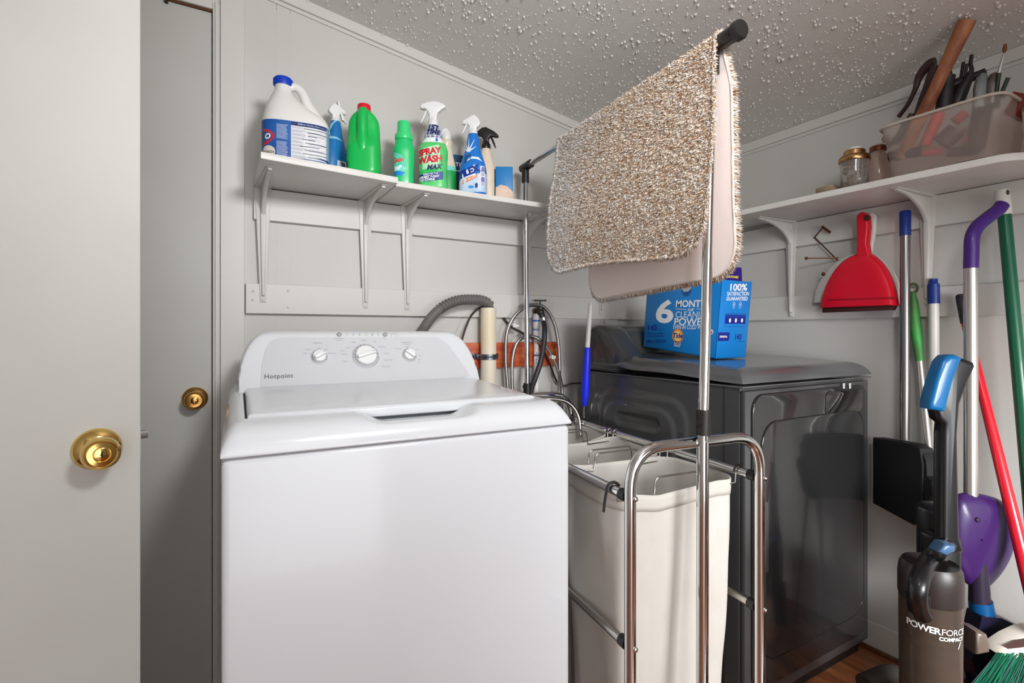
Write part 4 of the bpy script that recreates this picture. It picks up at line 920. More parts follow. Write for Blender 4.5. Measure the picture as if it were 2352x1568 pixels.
for a, L_ in ((1.57, .052), (1.95, .046), (1.15, .050), (.62, .034), (2.5, .030)):
    put_poly(b, S.fn(-pi/2, .0008), [(-.012+.0035*cos(a+1.57), .146+.0035*sin(a+1.57)), (-.012+L_*cos(a), .146+L_*sin(a)), (-.012-.0035*cos(a+1.57), .146-.0035*sin(a+1.57))])
put_poly(b, S.fn(-pi/2, .0008), [(-.016, .118), (.000, .128), (.022, .126), (.036, .112), (.016, .119), (-.004, .120), (-.016, .108)])
put_poly(b, S.fn(-pi/2, .0008), [(-.046, .040), (-.030, .072), (.012, .102), (.006, .088), (.014, .062), (-.020, .056)])
b.build('starburst', mat('burst_white', (224, 236, 248), .5), TX)
b = MB(); put_text(b, S.fn(-pi/2, .0014), 'TILEX', .0330, -.012, .074, rot=.36, bold=.05, shear=.1, spacing=.88); b.build('brand_lettering', mat('ink_royal', (18, 48, 140), .4), TX)
b = MB(); put_text(b, S.fn(-pi/2, .0014), 'KILLS', .009, -.014, .130, rot=.35, bold=.03); put_text(b, S.fn(-pi/2, .0014), '100% OF', .007, -.014, .120, rot=.35, bold=.03); put_text(b, S.fn(-pi/2, .0014), 'MOLD', .007, -.016, .111, rot=.35, bold=.03); b.build('claim_lettering', mat('ink_black', (40, 44, 60), .4), TX)
b = MB(); put_poly(b, S.fn(-pi/2, .0009), [(-.048, .026), (.018, .056), (.018, .068), (-.048, .042)]); ob = b.build('orange_band', mat('band_orange', (236, 132, 62), .4), TX)
b = MB(); put_text(b, S.fn(-pi/2, .0016), 'MOLD & MILDEW', .0085, -.014, .0485, rot=.36, bold=.02, spacing=.9); b.build('band_lettering', M_white, ob)
b = MB(); put_poly(b, S.fn(-pi/2, .0009), [(.028, .026), (.046, .026), (.044, .096), (.028, .096)]); ip = b.build('instruction_panel', mat('panel_white2', (224, 226, 240), .5), TX)
b = MB(); g = S.fn(-pi/2, .0013)
put_poly(b, g, [(.031, .076), (.043, .076), (.042, .093), (.034, .093)]); put_poly(b, g, [(.031, .042), (.044, .042), (.043, .058), (.032, .058)]); b.build('picture', mat('picture_violet2', (120, 116, 168), .5), ip)
b = MB()
for k in range(3):
    put_rect(b, g, .031, .042, .071-.004*k, .0722-.004*k); put_rect(b, g, .031, .044, .038-.004*k, .0392-.004*k)
b.build('print_lines', mat('ink_black', (40, 44, 60)), ip)
b = MB(); put_poly(b, g, disc(-.002, .024, .010, 16, .005)); b.build('badge', mat('badge_blue', (60, 150, 220), .5), TX)
b = MB(); put_poly(b, g, [(.012, .020), (.020, .022), (.020, .034), (.016, .038), (.011, .033)]); b.build('bottle_symbol', M_navy, TX)

# 9 cream bottle with black trigger
CB = thing('spray_bottle', 'cream spray bottle with black trigger head right of the mildew spray', 'spray bottle', (.858, 1.672, Z2), radians(-32))
S = Surf([(0, .032, .026, 2.4), (.006, .039, .031, 2.6), (.06, .039, .031, 2.5), (.085, .037, .030, 2.4), (.10, .038, .030, 2.4), (.13, .036, .029, 2.3), (.165, .026, .022, 2.2), (.195, .019, .018, 2), (.212, .0150, .0150, 2)])
S.mesh(MB(), 48, .004).build('bottle_body', mat('bottle_ivory', (232, 214, 192), .35, coat=.15), CB, smooth=180)
trigger_head(CB, .207, mat('head_black', (28, 26, 26), .35), side=-1, k=1.0, style=2)

# 10 blue scrubbing-pad box
SB = thing('sponge_box', 'small bright blue cleaning pad box at the right end of the bottle row', 'box', (.906, 1.622, Z2), radians(-27))
b = MB(); b.box(-.031, .031, -.018, .018, 0, .132, .003, 3); sb = b.build('carton_body', mat('box_azure', (14, 122, 190), .4, coat=.1), SB)
b = MB(); put_poly(b, lambda u, v: Vector((u, -.0186, v)), [(-.031, .006), (.031, .006), (.031, .040), (.012, .060), (-.012, .066), (-.031, .056)]); b.build('printed_panel', mat('panel_cream', (226, 200, 180), .5, vary=(30, (214, 176, 150))), sb)

# ---------------------------------------------------------------- pipes, valve and hoses on the back wall
WB = thing('backing_board', 'orange-red stained board behind the pipes on the back wall', 'board', (1.02, YB, 1.01))
b = MB(); b.box(.79, 1.246, YB-.019, YB, .962, 1.060, .002); wbd = b.build('stained_board', wood('stained_pine', (176, 62, 34), (218, 112, 58), (2.2, 8, 12), .45, .15), WB, world=True)
b = MB()
for px, py in ((1070, 796), (1070.5, 818), (1070.5, 834), (1267, 792), (1276, 792)):
    p = pt(px, py, Y=YB-.019); b.lathe([(.0035, 0), (.0035, .0012), (.002, .002)], 10, Matrix.Translation(p) @ Matrix.Rotation(pi/2, 4, 'X'))
b.build('nail_heads', mat('nail_dark', (90, 44, 36), .6), wbd, world=True)
DP = thing('drain_standpipe', 'thick cream drain standpipe rising behind the washer', 'pipe', (.889, 1.712, 0))
M_pvc = mat('pvc_cream', (236, 232, 222), .4, vary=(3.2, (234, 214, 178)))
b = MB(); b.lathe([(.0300, .0), (.0300, 1.192), (.0262, 1.192), (.0262, 1.10), (.001, 1.10)], 36); b.build('standpipe', M_pvc, DP, smooth=50)
M_zinc = mat('zinc_strap', (128, 134, 142), .35, metal=1, bump=(60, .2, .001))
b = MB(); pp = [Vector((.0312*cos(a), .0312*sin(a), 0)) for a in [pi*1.02+k*pi*.96/14 for k in range(15)]]
for k in range(14):
    p0, p1 = pp[k], pp[k+1]; q0, q1 = p0*1.06, p1*1.06
    b.add([p0+Vector((0, 0, .998)), p1+Vector((0, 0, .998)), p1+Vector((0, 0, 1.018)), p0+Vector((0, 0, 1.018)), q0+Vector((0, 0, .998)), q1+Vector((0, 0, .998)), q1+Vector((0, 0, 1.018)), q0+Vector((0, 0, 1.018))], [(0, 1, 2, 3), (7, 6, 5, 4), (0, 4, 5, 1), (3, 2, 6, 7)])
b.tube([Vector((.0335*cos(a), .0335*sin(a), 1.008)) for a in [pi*1.02+k*pi*.96/14 for k in range(15)]], .0022, 6)
for sx in (-1, 1): b.box(*(sorted((sx*.030, sx*.062))), .034, .0375, .997, 1.019, .0015); b.box(*(sorted((sx*.030, sx*.0335))), .0, .0375, .998, 1.018, .0008)
st = b.build('pipe_strap', M_zinc, DP)
for sx in (-1, 1): MB().lathe([(.0052, 0), (.0052, .003), (.003, .0042)], 8, Matrix.Translation((sx*.050, .034, 1.008)) @ Matrix.Rotation(pi/2, 4, 'X')).build('screw', M_blackp, st)
# corrugated drain hose into the standpipe
pth = crom([pt(940, 800, Y=1.665), pt(968, 762, Y=1.668), pt(992, 727, Y=1.672), pt(1020, 703, Y=1.678), pt(1052, 690, Y=1.686), pt(1085, 688, Y=1.694), pt(1108, 690, Y=1.70), pt(1124, 700, Y=1.706), Vector((.889, 1.712, 1.17))], 24)
ac = [0]
for a, c in zip(pth, pth[1:]): ac.append(ac[-1]+(c-a).length)
Lh = ac[-1]; N = 420; P2 = []; k = 0
for i in range(N+1):
    s_ = Lh*i/N
    while k < len(ac)-2 and ac[k+1] < s_: k += 1
    P2.append(lerp(pth[k], pth[k+1], (s_-ac[k])/max(ac[k+1]-ac[k], 1e-9)))
rad = []
for i in range(N+1):
    s_ = Lh*i/N; big = sm(.165, .18, s_)
    rad.append((.0168+.0008*sin(2*pi*s_/.0042))*(1-big)+(.0160+.0036*sin(2*pi*s_/.0125))*big)
tag(MB().tube(P2, rad, 24).build('drain_hose', mat('hose_grey', (112, 108, 106), .45), smooth=60), 'grey corrugated drain hose arching from behind the washer into the cream standpipe', 'hose')
WP = thing('supply_pipe', 'thin white supply pipe with blue printing left of the black hose', 'pipe', (1.1175, 1.734, 0))
b = MB(); b.lathe([(.0105, 0), (.0105, 1.175)], 24); b.lathe([(.0135, 1.118), (.0135, 1.168)], 24); b.lathe([(.0130, 1.085), (.0130, 1.112)], 24); wp = b.build('riser', mat('pvc_white', (228, 222, 222), .4), WP, smooth=50)
for z0, z1 in ((1.143, 1.150), (1.108, 1.112), (1.082, 1.085)): MB().lathe([(.0138, z0), (.0138, z1)], 24).build('blue_band', mat('band_pipe_blue', (40, 110, 200), .4), wp)
b = MB()
SP = Surf([(.6, .0108, .0108, 2), (1.08, .0108, .0108, 2)])
put_text(b, SP.fn(-pi/2-.35, .0003), 'CPVC 4120 SDR 11 ASTM D2846', .0085, 0, .36, rot=pi/2, bold=.02); b.build('pipe_lettering', mat('pipe_ink', (70, 120, 200), .5), wp)
b = MB(); b.tube([Vector((.0120*cos(a), .0120*sin(a), 1.008)) for a in [pi*1.0+k*pi/10 for k in range(11)]], .0030, 8); b.box(.012, .034, .004, .0075, 1.000, 1.016, .001); b.build('pipe_strap', M_zinc, WP)
# angle valve with a tee handle
VL = thing('water_valve', 'dark water shut-off valve with a small tee handle above the black hose', 'valve', tuple(pt(1240, 722, Y=1.72)))
M_iron = mat('valve_bronze', (74, 70, 68), .38, metal=.8, bump=(90, .3, .001))
c = pt(1241, 716, Y=1.72)
b = MB(); b.sphere(c, .0155, 10, (1.05, 1, 1.0)); b.tube([c+Vector((-.016, .02, .004)), c+Vector((-.004, .004, .002))], .010, 16); b.tube([c+Vector((0, 0, .008)), c+Vector((0, 0, .020))], .0125, 14); b.tube([c+Vector((0, 0, .018)), c+Vector((0, 0, .026))], .009, 8)
b.tube([c+Vector((.002, -.002, -.004)), c+Vector((.009, -.006, -.024))], .0115, 16); b.build('valve_body', M_iron, VL, world=True, smooth=50)
b = MB(); b.tube([c+Vector((0, 0, .024)), c+Vector((0, 0, .045))], .0032, 10); b.tube([c+Vector((-.021, .012, .0455)), c+Vector((-.010, .006, .0455)), c+Vector((.010, -.006, .0455)), c+Vector((.021, -.012, .0455))], [.0040, .0028, .0028, .0040], 10); b.build('tee_handle', M_iron, VL, world=True, smooth=50)
b = MB(); b.tube([c+Vector((.008, -.006, -.022)), c+Vector((.010, -.007, -.034))], .0165, 12); b.tube([c+Vector((.010, -.007, -.034)), c+Vector((.011, -.007, -.040))], .0145, 20); b.build('hose_nut', mat('nut_silver', (190, 186, 182), .25, metal=1), VL, world=True)
def hose(name, pts, r, m, label, n=14): return tag(MB().tube(crom(pts, 10), r, n).build(name, m, smooth=60), label, 'hose' if 'hose' in name else 'cord')
YH = 1.675
hose('rubber_hose', [c+Vector((.011, -.007, -.038)), pt(1251, 755, Y=YH), pt(1249, 790, Y=YH-.01), pt(1242, 830, Y=YH-.02), pt(1230, 866, Y=YH-.02), pt(1219, 900, Y=YH-.01), pt(1212, 960, Y=YH)], .0105, mat('rubber_black', (42, 42, 46), .45), 'black rubber hose curving down from the water valve')
M_braid = mat('braided_steel', (168, 166, 164), .3, metal=1, bump=(900, .6, .0008))
hose('steel_hose', [pt(1172, 960, Y=1.715), pt(1165, 880, Y=1.715), pt(1161, 820, Y=1.715), pt(1164, 765, Y=1.712), pt(1180, 728, Y=1.71), pt(1205, 706, Y=1.71), pt(1228, 700, Y=1.715), pt(1250, 706, Y=1.715), pt(1270, 735, Y=1.715), pt(1281, 780, Y=1.715), pt(1285, 840, Y=1.715), pt(1284, 880, Y=1.715), pt(1283, 960, Y=1.715)], .0070, M_braid, 'braided steel hose making the tall outer loop behind the thin pole')
hose('steel_hose', [pt(1180, 960, Y=1.70), pt(1176, 880, Y=1.70), pt(1177, 825, Y=1.70), pt(1187, 788, Y=1.698), pt(1206, 773, Y=1.698), pt(1226, 773, Y=1.698), pt(1248, 788, Y=1.69), pt(1268, 818, Y=1.69), pt(1283, 855, Y=1.69), pt(1290, 890, Y=1.70), pt(1290, 930, Y=1.70), pt(1289, 990, Y=1.70)], .0068, M_braid, 'braided steel hose making the lower inner loop in front of the stained board')
for px, py, dx_, lab, y in ((1181, 746, 1, 'small white paper tag on the tall steel hose left of the pole', 1.703), (1269, 820, -1, 'small white paper tag on the inner steel hose near the black hose', 1.682)):
    a = pt(px, py, Y=y); t = thing('hose_tag', lab, 'tag', tuple(a), 0, 'white hose tags'); b = MB()
    b.tube([Vector((-.0085, 0, -.004*dx_)), Vector((.0085, 0, .004*dx_))] if dx_ < 0 else [Vector((-.004, 0, .006)), Vector((.003, 0, -.006))], .0088, 14)
    (b.box(.004, .019, -.006, -.005, -.008, .001, .0003) if dx_ > 0 else b.box(-.010, .010, -.0095, -.0085, -.006, .006, .0003)); b.build('tag_paper', mat('tag_white', (226, 226, 226), .5), t)
M_cord = mat('cord_dark', (60, 46, 42), .5)
hose('power_cord', [pt(1046, 830, Y=1.70), pt(1058, 790, Y=1.70), pt(1070, 752, Y=1.71), pt(1084, 722, Y=1.72), pt(1104, 706, Y=1.745), pt(1127, 704, Y=1.762), pt(1150, 722, Y=1.757), pt(1172, 748, Y=1.757), pt(1200, 764, Y=1.757), pt(1228, 780, Y=1.757), pt(1252, 812, Y=1.745), pt(1268, 850, Y=1.74), pt(1280, 878, Y=1.745), pt(1294, 886, Y=1.745), pt(1312, 881, Y=1.735), pt(1340, 879, Y=1.70)], .0038, M_cord, 'thin dark power cord running behind the pipes from washer to dryer')
M_chr = M_chrome2
hose('steel_hose', [pt(1200, 935, Y=1.58), pt(1236, 918, Y=1.58), pt(1270, 916, Y=1.57), pt(1300, 922, Y=1.56), pt(1320, 940, Y=1.55), pt(1330, 965, Y=1.54), pt(1333, 1000, Y=1.53)], .0085, M_chr, 'silver hose arching over the far end of the sorter behind the washer corner')

# ---------------------------------------------------------------- right wall: hooks, dustpans, poles
XW = XR-.018
HK = thing('wall_hook', 'bronze wire peg hook on the right wall left of the dustpans', 'hook', tuple(pt(1880, 570, X=XW)))
M_bronze = mat('hook_bronze', (120, 84, 56), .3, metal=1)
for pts_, nm in (([pt(1872, 546, X=XW-.004), pt(1926, 600, X=XW-.004)], 'diagonal_bar'), ([pt(1870, 546, X=XW-.004), pt(1889, 523, X=XW-.022), pt(1893, 521, X=XW-.024)], 'upper_arm'), ([pt(1926, 592, X=XW-.006), pt(1854, 593, X=XW-.06)], 'straight_peg')):
    MB().tube(pts_, .0024, 10).build(nm, M_bronze, HK, world=True)
b = MB(); b.sphere(pt(1852, 593, X=XW-.062), .0058, 10); b.build('ball_tip', M_bronze, HK, world=True)
b = MB(); b.tube([pt(1888, 520, X=XW-.02), pt(1907, 534, X=XW-.016)], .0048, 10); b.build('peg_tip', M_bronze, HK, world=True)
b = MB(); b.sphere(pt(1891, 629, X=XW-.03), .0066, 10); b.tube([pt(1891, 629, X=XW-.03), pt(1897, 632, X=XW)], .003, 8); b.build('ball_tip', M_bronze, HK, world=True)
def pan(name, label, X0, mats, pts_body, pts_handle, lip, th):
    t = thing(name, label, 'dustpan', tuple(pt(pts_body[0][0], pts_body[0][1], X=X0)))
    yz = lambda P_: [(lambda q: (q.y, q.z))(pt(px, py, X=X0)) for px, py in P_]
    body = yz(pts_body); cy = sum(p[0] for p in body)/len(body); zs = [p[1] for p in body]; zb = min(zs)
    b = MB(); rings = []
    for k, (s_, h) in enumerate(((1, 0), (1, .35), (.985, .65), (.95, .85), (.86, .96), (.6, 1.0))):
        rings.append([(X0-th*h, cy+(y-cy)*s_, zb+(z-zb)*(s_ if k else 1)+(1-s_)*.02) for y, z in body])
    n = len(body); vs = [v for r in rings for v in r]; fs = [(j*n+i, j*n+(i+1) % n, (j+1)*n+(i+1) % n, (j+1)*n+i) for j in range(len(rings)-1) for i in range(n)]
    fs.append(tuple((len(rings)-1)*n+i for i in range(n))); fs.append(tuple(range(n-1, -1, -1))); b.add(vs, fs)
    b.build('pan', mats[0], t, world=True, smooth=35)
    b = MB(); b.prism(yz(pts_handle), X0-th*.9, X0-.004, 'x', .006, seg=3); b.build('handle', mats[0], t, world=True, smooth=50)
    if lip: b = MB(); b.prism(yz(lip), X0-th*.55, X0-.003, 'x', .001); b.build('rubber_lip', mats[1], t, world=True)
    return t
M_red = mat('dustpan_red', (214, 6, 40), .38, coat=.1); M_rub = mat('rubber_brown', (62, 26, 24), .6); M_gw = mat('dustpan_white', (224, 221, 214), .4)
def arc(x0, y0, x1, y1, xm, ym, n=8):
    return [((1-t)**2*x0+2*t*(1-t)*xm+t*t*x1, (1-t)**2*y0+2*t*(1-t)*ym+t*t*y1) for t in [k/n for k in range(n+1)]]
pan('dustpan', 'white dustpan hanging on the right wall behind the red one', XW-.006, (M_gw, M_rub), [(1872, 695)]+arc(1875, 672, 1965, 582, 1900, 600)+arc(2000, 578, 2066, 650, 2050, 600)+[(2068, 702)], [(1990, 590), (1993, 520)]+arc(1998, 498, 2018, 498, 2006, 480, 5)+[(2017, 530), (2006, 590)], None, .022)
rp = pan('dustpan', 'red dustpan with black rubber edge hanging on the right wall', XW-.034, (M_red, M_rub), [(1892, 708)]+arc(1895, 688, 1973, 584, 1918, 602)+arc(2004, 582, 2064, 688, 2052, 610)+[(2066, 702)], [(1977, 592), (1980, 565), (1979, 500)]+arc(1980, 497, 2004, 497, 1992, 481, 6)+[(2006, 520), (2002, 560), (2008, 592)], [(1896, 708), (2063, 702), (2058, 712), (1896, 718)], .040)
yz = lambda P_, X0: [(lambda q: (q.y, q.z))(pt(px, py, X=X0)) for px, py in P_]
b = MB(); b.prism(yz([(1900, 687), (2058, 682), (2058, 685), (1900, 690)], XW-.076), XW-.0765, XW-.060, 'x', .0005); b.build('crease_line', mat('dustpan_red_dark', (150, 4, 30), .5), rp, world=True)
b = MB(); b.prism(yz(disc(1990, 500, 5, 12, 7), XW-.072), XW-.0745, XW-.060, 'x', .0008); b.build('hanging_hole', M_rub, rp, world=True)

def pole(name, label, cat, segs):      # segs: (part name, [points], radii, material)
    t = thing(name, label, cat, tuple(segs[0][1][0]))
    for nm, P_, r, m in segs: MB().tube(P_, r, 18).build(nm, m, t, world=True, smooth=50)
    return t
M_capb = mat('cap_royal', (24, 50, 130), .4); M_alu = mat('brushed_grey', (146, 142, 140), .3, metal=.9); M_sil = mat('satin_silver', (204, 200, 194), .32, metal=.85); M_wp = mat('painted_white', (220, 217, 210), .35)
a0, a1, a2 = pt(2079, 484, X=1.915), pt(2079, 541, X=1.915), pt(2078, 1009, X=1.915)
pole('mop_pole', 'grey metal pole with a royal blue cap hanging beside the red dustpan', 'pole', [('cap', [a0, a0+Vector((0, 0, -.003)), a1], [.0125, .0155, .0155], M_capb), ('tube', [a1, a2], .0140, M_alu)])
g0, g1, g2, g3 = pt(2098, 672, X=1.957), pt(2101, 742, X=1.953), pt(2113, 829, X=1.94), pt(2155, 1240, X=1.885)
g4 = g2+(g3-g2)*((.03-g2.z)/(g3.z-g2.z))
t = pole('squeegee_pole', 'thin silver pole with a green ringed grip leaning behind the grey pole', 'pole', [('grip', [g0, lerp(g0, g1, .35), g1, lerp(g1, g2, .5), g2], [.006, .0125, .0165, .0140, .0120], mat('grip_green', (52, 176, 78), .4, vary=(8, (72, 104, 56)))), ('tube', [g2, g4], .0095, M_sil)])
rc = pt(2097, 662, X=1.957); MB().tube([rc+Vector((0, .0125*cos(a), .0150*sin(a))) for a in [2*pi*k/16 for k in range(16)]], .0035, 8, closed=True).build('hanging_ring', mat('ring_olive', (80, 92, 54), .45), t, world=True)
w0, w1, w2 = pt(2144, 640, X=1.944), pt(2145, 697, X=1.944), pt(2148, 1100, X=1.944); w3 = w1+(w2-w1)*((.03-w1.z)/(w2.z-w1.z))
pole('mop_pole', 'white painted pole with a dark blue stepped cap standing against the right wall', 'pole', [('cap', [w0, lerp(w0, w1, .18), lerp(w0, w1, .22), w1], [.0105, .0115, .0155, .0155], M_capb), ('tube', [w1, w3], .0135, M_wp)])
r0, r1, r2 = pt(2205, 676, X=1.93), pt(2218, 742, X=1.925), pt(2352, 1290, X=1.80)
r3 = r1+(r2-r1)*((r1.z-.03)/(r1.z-r2.z))
pole('red_pole', 'red pole with black end grip leaning behind the purple-handled pole', 'pole', [('grip', [r0, r0+(r1-r0)*.05, lerp(r0, r1, .3), r1], [.008, .0115, .0125, .0125], mat('grip_black', (40, 36, 38), .5)), ('tube', [r1, r3], [.0108, .0185], mat('pole_red', (206, 20, 40), .32, coat=.2))])
# purple-handled long dustpan
D_ = 1.395
pu = [pt(2302, 470, D=1.40), pt(2292, 482, D=1.40), pt(2268, 500, D=1.40), pt(2245, 520, D=1.397), pt(2233, 545, D=D_), pt(2231, 585, D=D_), pt(2230, 616, D=D_)]
s0, s1 = pt(2230, 616, D=D_), pt(2230, 1150, D=D_)
t = pole('floor_duster', 'silver pole with bent purple handle and a round purple blade near the vacuum', 'duster', [('bent_handle', crom(pu, 8), .0168, mat('purple_plastic', (66, 30, 118), .35, coat=.15)), ('tube', [s0, s1], .0158, M_sil)])
M_pur = mat('purple_blade', (50, 18, 82), .4, coat=.1)
def rp_(px, py, d): return pt(px, py, D=d)
out = [(2195, 1140), (2225, 1132), (2262, 1136), (2300, 1150), (2322, 1180), (2331, 1220), (2328, 1262), (2312, 1300), (2288, 1332), (2262, 1350), (2220, 1340), (2185, 1290), (2180, 1210)]
oc = [Vector(p) for p in crom([(x, y, 0) for x, y in out], 4, closed=True)]; cx_, cy_ = 2255, 1240
b = MB(); rings = []
for s_, d in ((1, D_), (1, D_-.004), (.94, D_-.014), (.75, D_-.026), (.4, D_-.032), (.02, D_-.034)): rings.append([rp_(cx_+(p.x-cx_)*s_, cy_+(p.y-cy_)*s_, d) for p in oc])
n = len(oc); b.add([v for r in rings for v in r], [(j*n+i, j*n+(i+1) % n, (j+1)*n+(i+1) % n, (j+1)*n+i) for j in range(5) for i in range(n)]+[tuple(range(n))]); b.build('blade', M_pur, t, world=True, smooth=60)
b = MB(); b.sphere(pt(2243, 1193, D=D_-.03), .007, 8); b.build('rivet', mat('purple_dark', (34, 14, 50), .5), t, world=True)
# green broom
c0, c1, c2 = pt(2301, 436, D=1.438), pt(2307, 494, D=1.434), pt(2352, 985, D=1.39)
c3 = pt(2393, 1450, D=1.33)
BR = pole('broom', 'dark green broom with white end cap and flared green bristles at the lower right', 'broom', [('end_cap', [c0, c0+(c1-c0)*.03, c1], [.0148, .0172, .0172], M_wp), ('handle', [c1, c2, c3], [.0152, .0160, .0160], mat('broom_green', (10, 92, 62), .35, coat=.2))])
b = MB(); b.sphere(c0+(c1-c0)*.16+(FW*-.0165), .0065, 8, (1, .5, 1.2)); b.build('cap_hole', mat('hole_olive', (70, 72, 56), .6), BR, world=True)
hb = MB(); h_ = [pt(x, y, D=1.30) for x, y in ((2277, 1492), (2286, 1476), (2310, 1460), (2345, 1444), (2392, 1434), (2440, 1446), (2480, 1478), (2486, 1505), (2392, 1508), (2310, 1504))]
n = len(h_); off = Vector((-FW.x, -FW.y, 0))
hb.add([p-off*.02 for p in h_]+[p+off*.012 for p in h_]+[lerp(p, pt(2392, 1478, D=1.30), .06)+off*.020 for p in h_], [(i, (i+1) % n, n+(i+1) % n, n+i) for i in range(n)]+[(n+i, n+(i+1) % n, 2*n+(i+1) % n, 2*n+i) for i in range(n)]+[tuple(range(n)), tuple(2*n+i for i in range(n))])
hb.build('broom_head', mat('head_ivory', (222, 214, 200), .35, coat=.1), BR, world=True, smooth=50)
b = MB(); q = [pt(x, y, D=1.279) for x, y in ((2306, 1483), (2330, 1470), (2370, 1462), (2400, 1462), (2400, 1474), (2350, 1486), (2315, 1490))]; b.add(q, [tuple(range(len(q)))]); b.build('head_slot', mat('slot_brown', (64, 40, 34), .7), BR, world=True)
rg = random.Random(5); vs = []; fs = []; mi = []
gm = [mat('bristle_green', (10, 120, 84), .4), mat('bristle_dark', (8, 84, 62), .4), mat('bristle_grey', (60, 96, 92), .5)]
for i in range(1700):
    u = rg.random(); pxt = 2288+u*192; d = 1.30+rg.uniform(-.022, .016)
    a = pt(pxt, 1500+rg.uniform(-2, 3), D=d); e = pt(2150+u*350+rg.uniform(-8, 8), 1700+rg.uniform(-22, 22), D=d*1.0+rg.uniform(-.05, .02)-.02)
    e.z = max(e.z, .004); w = Vector((RT.x, RT.y, 0))*.0011; n0 = len(vs); m1 = lerp(a, e, .5)+Vector((0, 0, .006))
    o2 = off*.0011
    vs += [a-w, a+w, a+o2, m1-w, m1+w, m1+o2, e-w*.8, e+w*.8, e+o2*.8]; fs += [(n0+j*3+k, n0+j*3+(k+1) % 3, n0+(j+1)*3+(k+1) % 3, n0+(j+1)*3+k) for j in range(2) for k in range(3)]; mi += [rg.choice((0, 0, 0, 1, 1, 2) if u < .3 else (0, 1, 1, 2))]*6
I_ = BR.matrix_basis.inverted(); me = bpy.data.meshes.new('bristles'); me.from_pydata([tuple(I_ @ v) for v in vs], [], fs); me.update()
for m_ in gm: me.materials.append(m_)
me.polygons.foreach_set('material_index', mi); o = bpy.data.objects.new('bristles', me); COL.objects.link(o); o.parent = BR; o['kind'] = 'stuff'

# ---------------------------------------------------------------- upright vacuum
DV = 1.09
VC = thing('vacuum_cleaner', 'black upright vacuum with blue handle and smoky dust canister by the right wall', 'vacuum cleaner', tuple(Vector((pt(2150, 1500, D=DV).x, pt(2150, 1500, D=DV).y, 0))), -YAW)
kx = DV/FPX; vx0 = (2150-1176)*kx      # local: x right, y away from the camera, z up
def vx(px): return (px-1176)*kx-vx0
def vz(py): return CAMH+(Y0-py)*kx
def vp(px, py, y):
    d = DV+y; return Vector(((px-1176)*d/FPX-vx0, y, CAMH+(Y0-py)*d/FPX))
def vpoly(P_): return [(vx(a), vz(c)) for a, c in P_]
M_vb = mat('vacuum_black', (13, 12, 14), .35, coat=.2); M_vbl = mat('vacuum_blue', (0, 96, 152), .3, coat=.2); M_vlid = mat('vacuum_lid', (42, 35, 33), .4)
b = MB(); b.prism(vpoly([(2163, 965), (2176, 975), (2174, 1000), (2173, 1240), (2166, 1275), (2225, 1275), (2214, 1240), (2209, 1000), (2214, 930), (2236, 872), (2250, 842), (2246, 832), (2232, 826), (2205, 818), (2186, 830), (2172, 880), (2158, 940)]), .006, .040, 'y', .010, seg=4); nk = b.build('neck', M_vb, VC, smooth=60)
b = MB(); b.prism(vpoly([(2136, 940), (2137, 922), (2150, 872), (2165, 830), (2178, 816), (2196, 814), (2212, 822), (2206, 834), (2190, 878), (2172, 946), (2160, 944)]), -.002, .034, 'y', .009, seg=4); b.build('handle_grip', M_vbl, VC, smooth=60)
b = MB(); b.box(vx(2171), vx(2225), .01, .075, .10, vz(1240), .012, 3); b.box(vx(2205), vx(2262), .055, .13, .12, vz(1190), .018, 3); b.build('body_column', M_vb, VC, smooth=60)
R_ = .0545; cxv = vx(2150)-.0125
CX = Matrix.Translation((cxv, .055-R_, 0)) @ Matrix.Translation((0, 0, 0))
b = MB(); b.lathe([(R_*.93, .16), (R_*.96, .19), (R_*1.0, vz(1400)), (R_*1.0, vz(1335)), (R_*.97, vz(1335))], 56, CX)
M_smoke = mat('smoky_plastic', (124, 108, 96), .12, trans=.75, ior=1.25, alpha=1); can = b.build('dust_canister', M_smoke, VC, smooth=60)
b = MB(); b.lathe([(R_*.55, .17), (R_*.55, vz(1345))], 40, CX); b.lathe([(R_*.80, .165), (R_*.84, .175), (R_*.84, vz(1470)), (R_*.60, vz(1462))], 40, CX); b.build('dust_filter', mat('dust_brown', (104, 92, 82), .9, vary=(30, (84, 80, 76))), can, smooth=60)
b = MB(); b.lathe([(R_*1.005, vz(1372)), (R_*1.03, vz(1366)), (R_*1.035, vz(1322)), (R_*.99, vz(1300)), (R_*.90, vz(1290)), (R_*.86, vz(1293)), (R_*.001, vz(1296))], 56, CX); b.build('canister_lid', M_vlid, VC, smooth=50)
b = MB(); yf = .055-2*R_
hp = crom([vp(2176, 1250, .02), vp(2158, 1262, -.02), vp(2136, 1284, yf+.045), vp(2117, 1318, yf+.008), vp(2108, 1356, yf-.012), vp(2112, 1392, yf-.004), vp(2120, 1412, yf+.004)], 8)
b.tube(hp, [.017-.001*sin(k*.2) for k in range(len(hp))], 18); _q = [vp(a, c, yf) for a, c in ((2094, 1366), (2134, 1366), (2134, 1418), (2122, 1426), (2100, 1412))]; b.prism([(q.x, q.z) for q in _q], yf-.006, yf+.02, 'y', .004); b.build('canister_handle', M_vb, VC, smooth=60)
_q = [vp(a, c, -.03) for a, c in ((2144, 1262), (2160, 1243), (2182, 1246), (2182, 1260), (2162, 1270))]; b = MB(); b.prism([(q.x, q.z) for q in _q], -.045, -.012, 'y', .006, seg=3); b.build('release_button', mat('button_steelblue', (60, 92, 126), .35), VC, smooth=50)
SCV = lambda th, z, o: Vector((cxv+(R_+o)*cos(th), .055-R_+(R_+o)*sin(th), z))
def vfn(u, v): return SCV(-pi/2+(u)/R_, v, .0012)
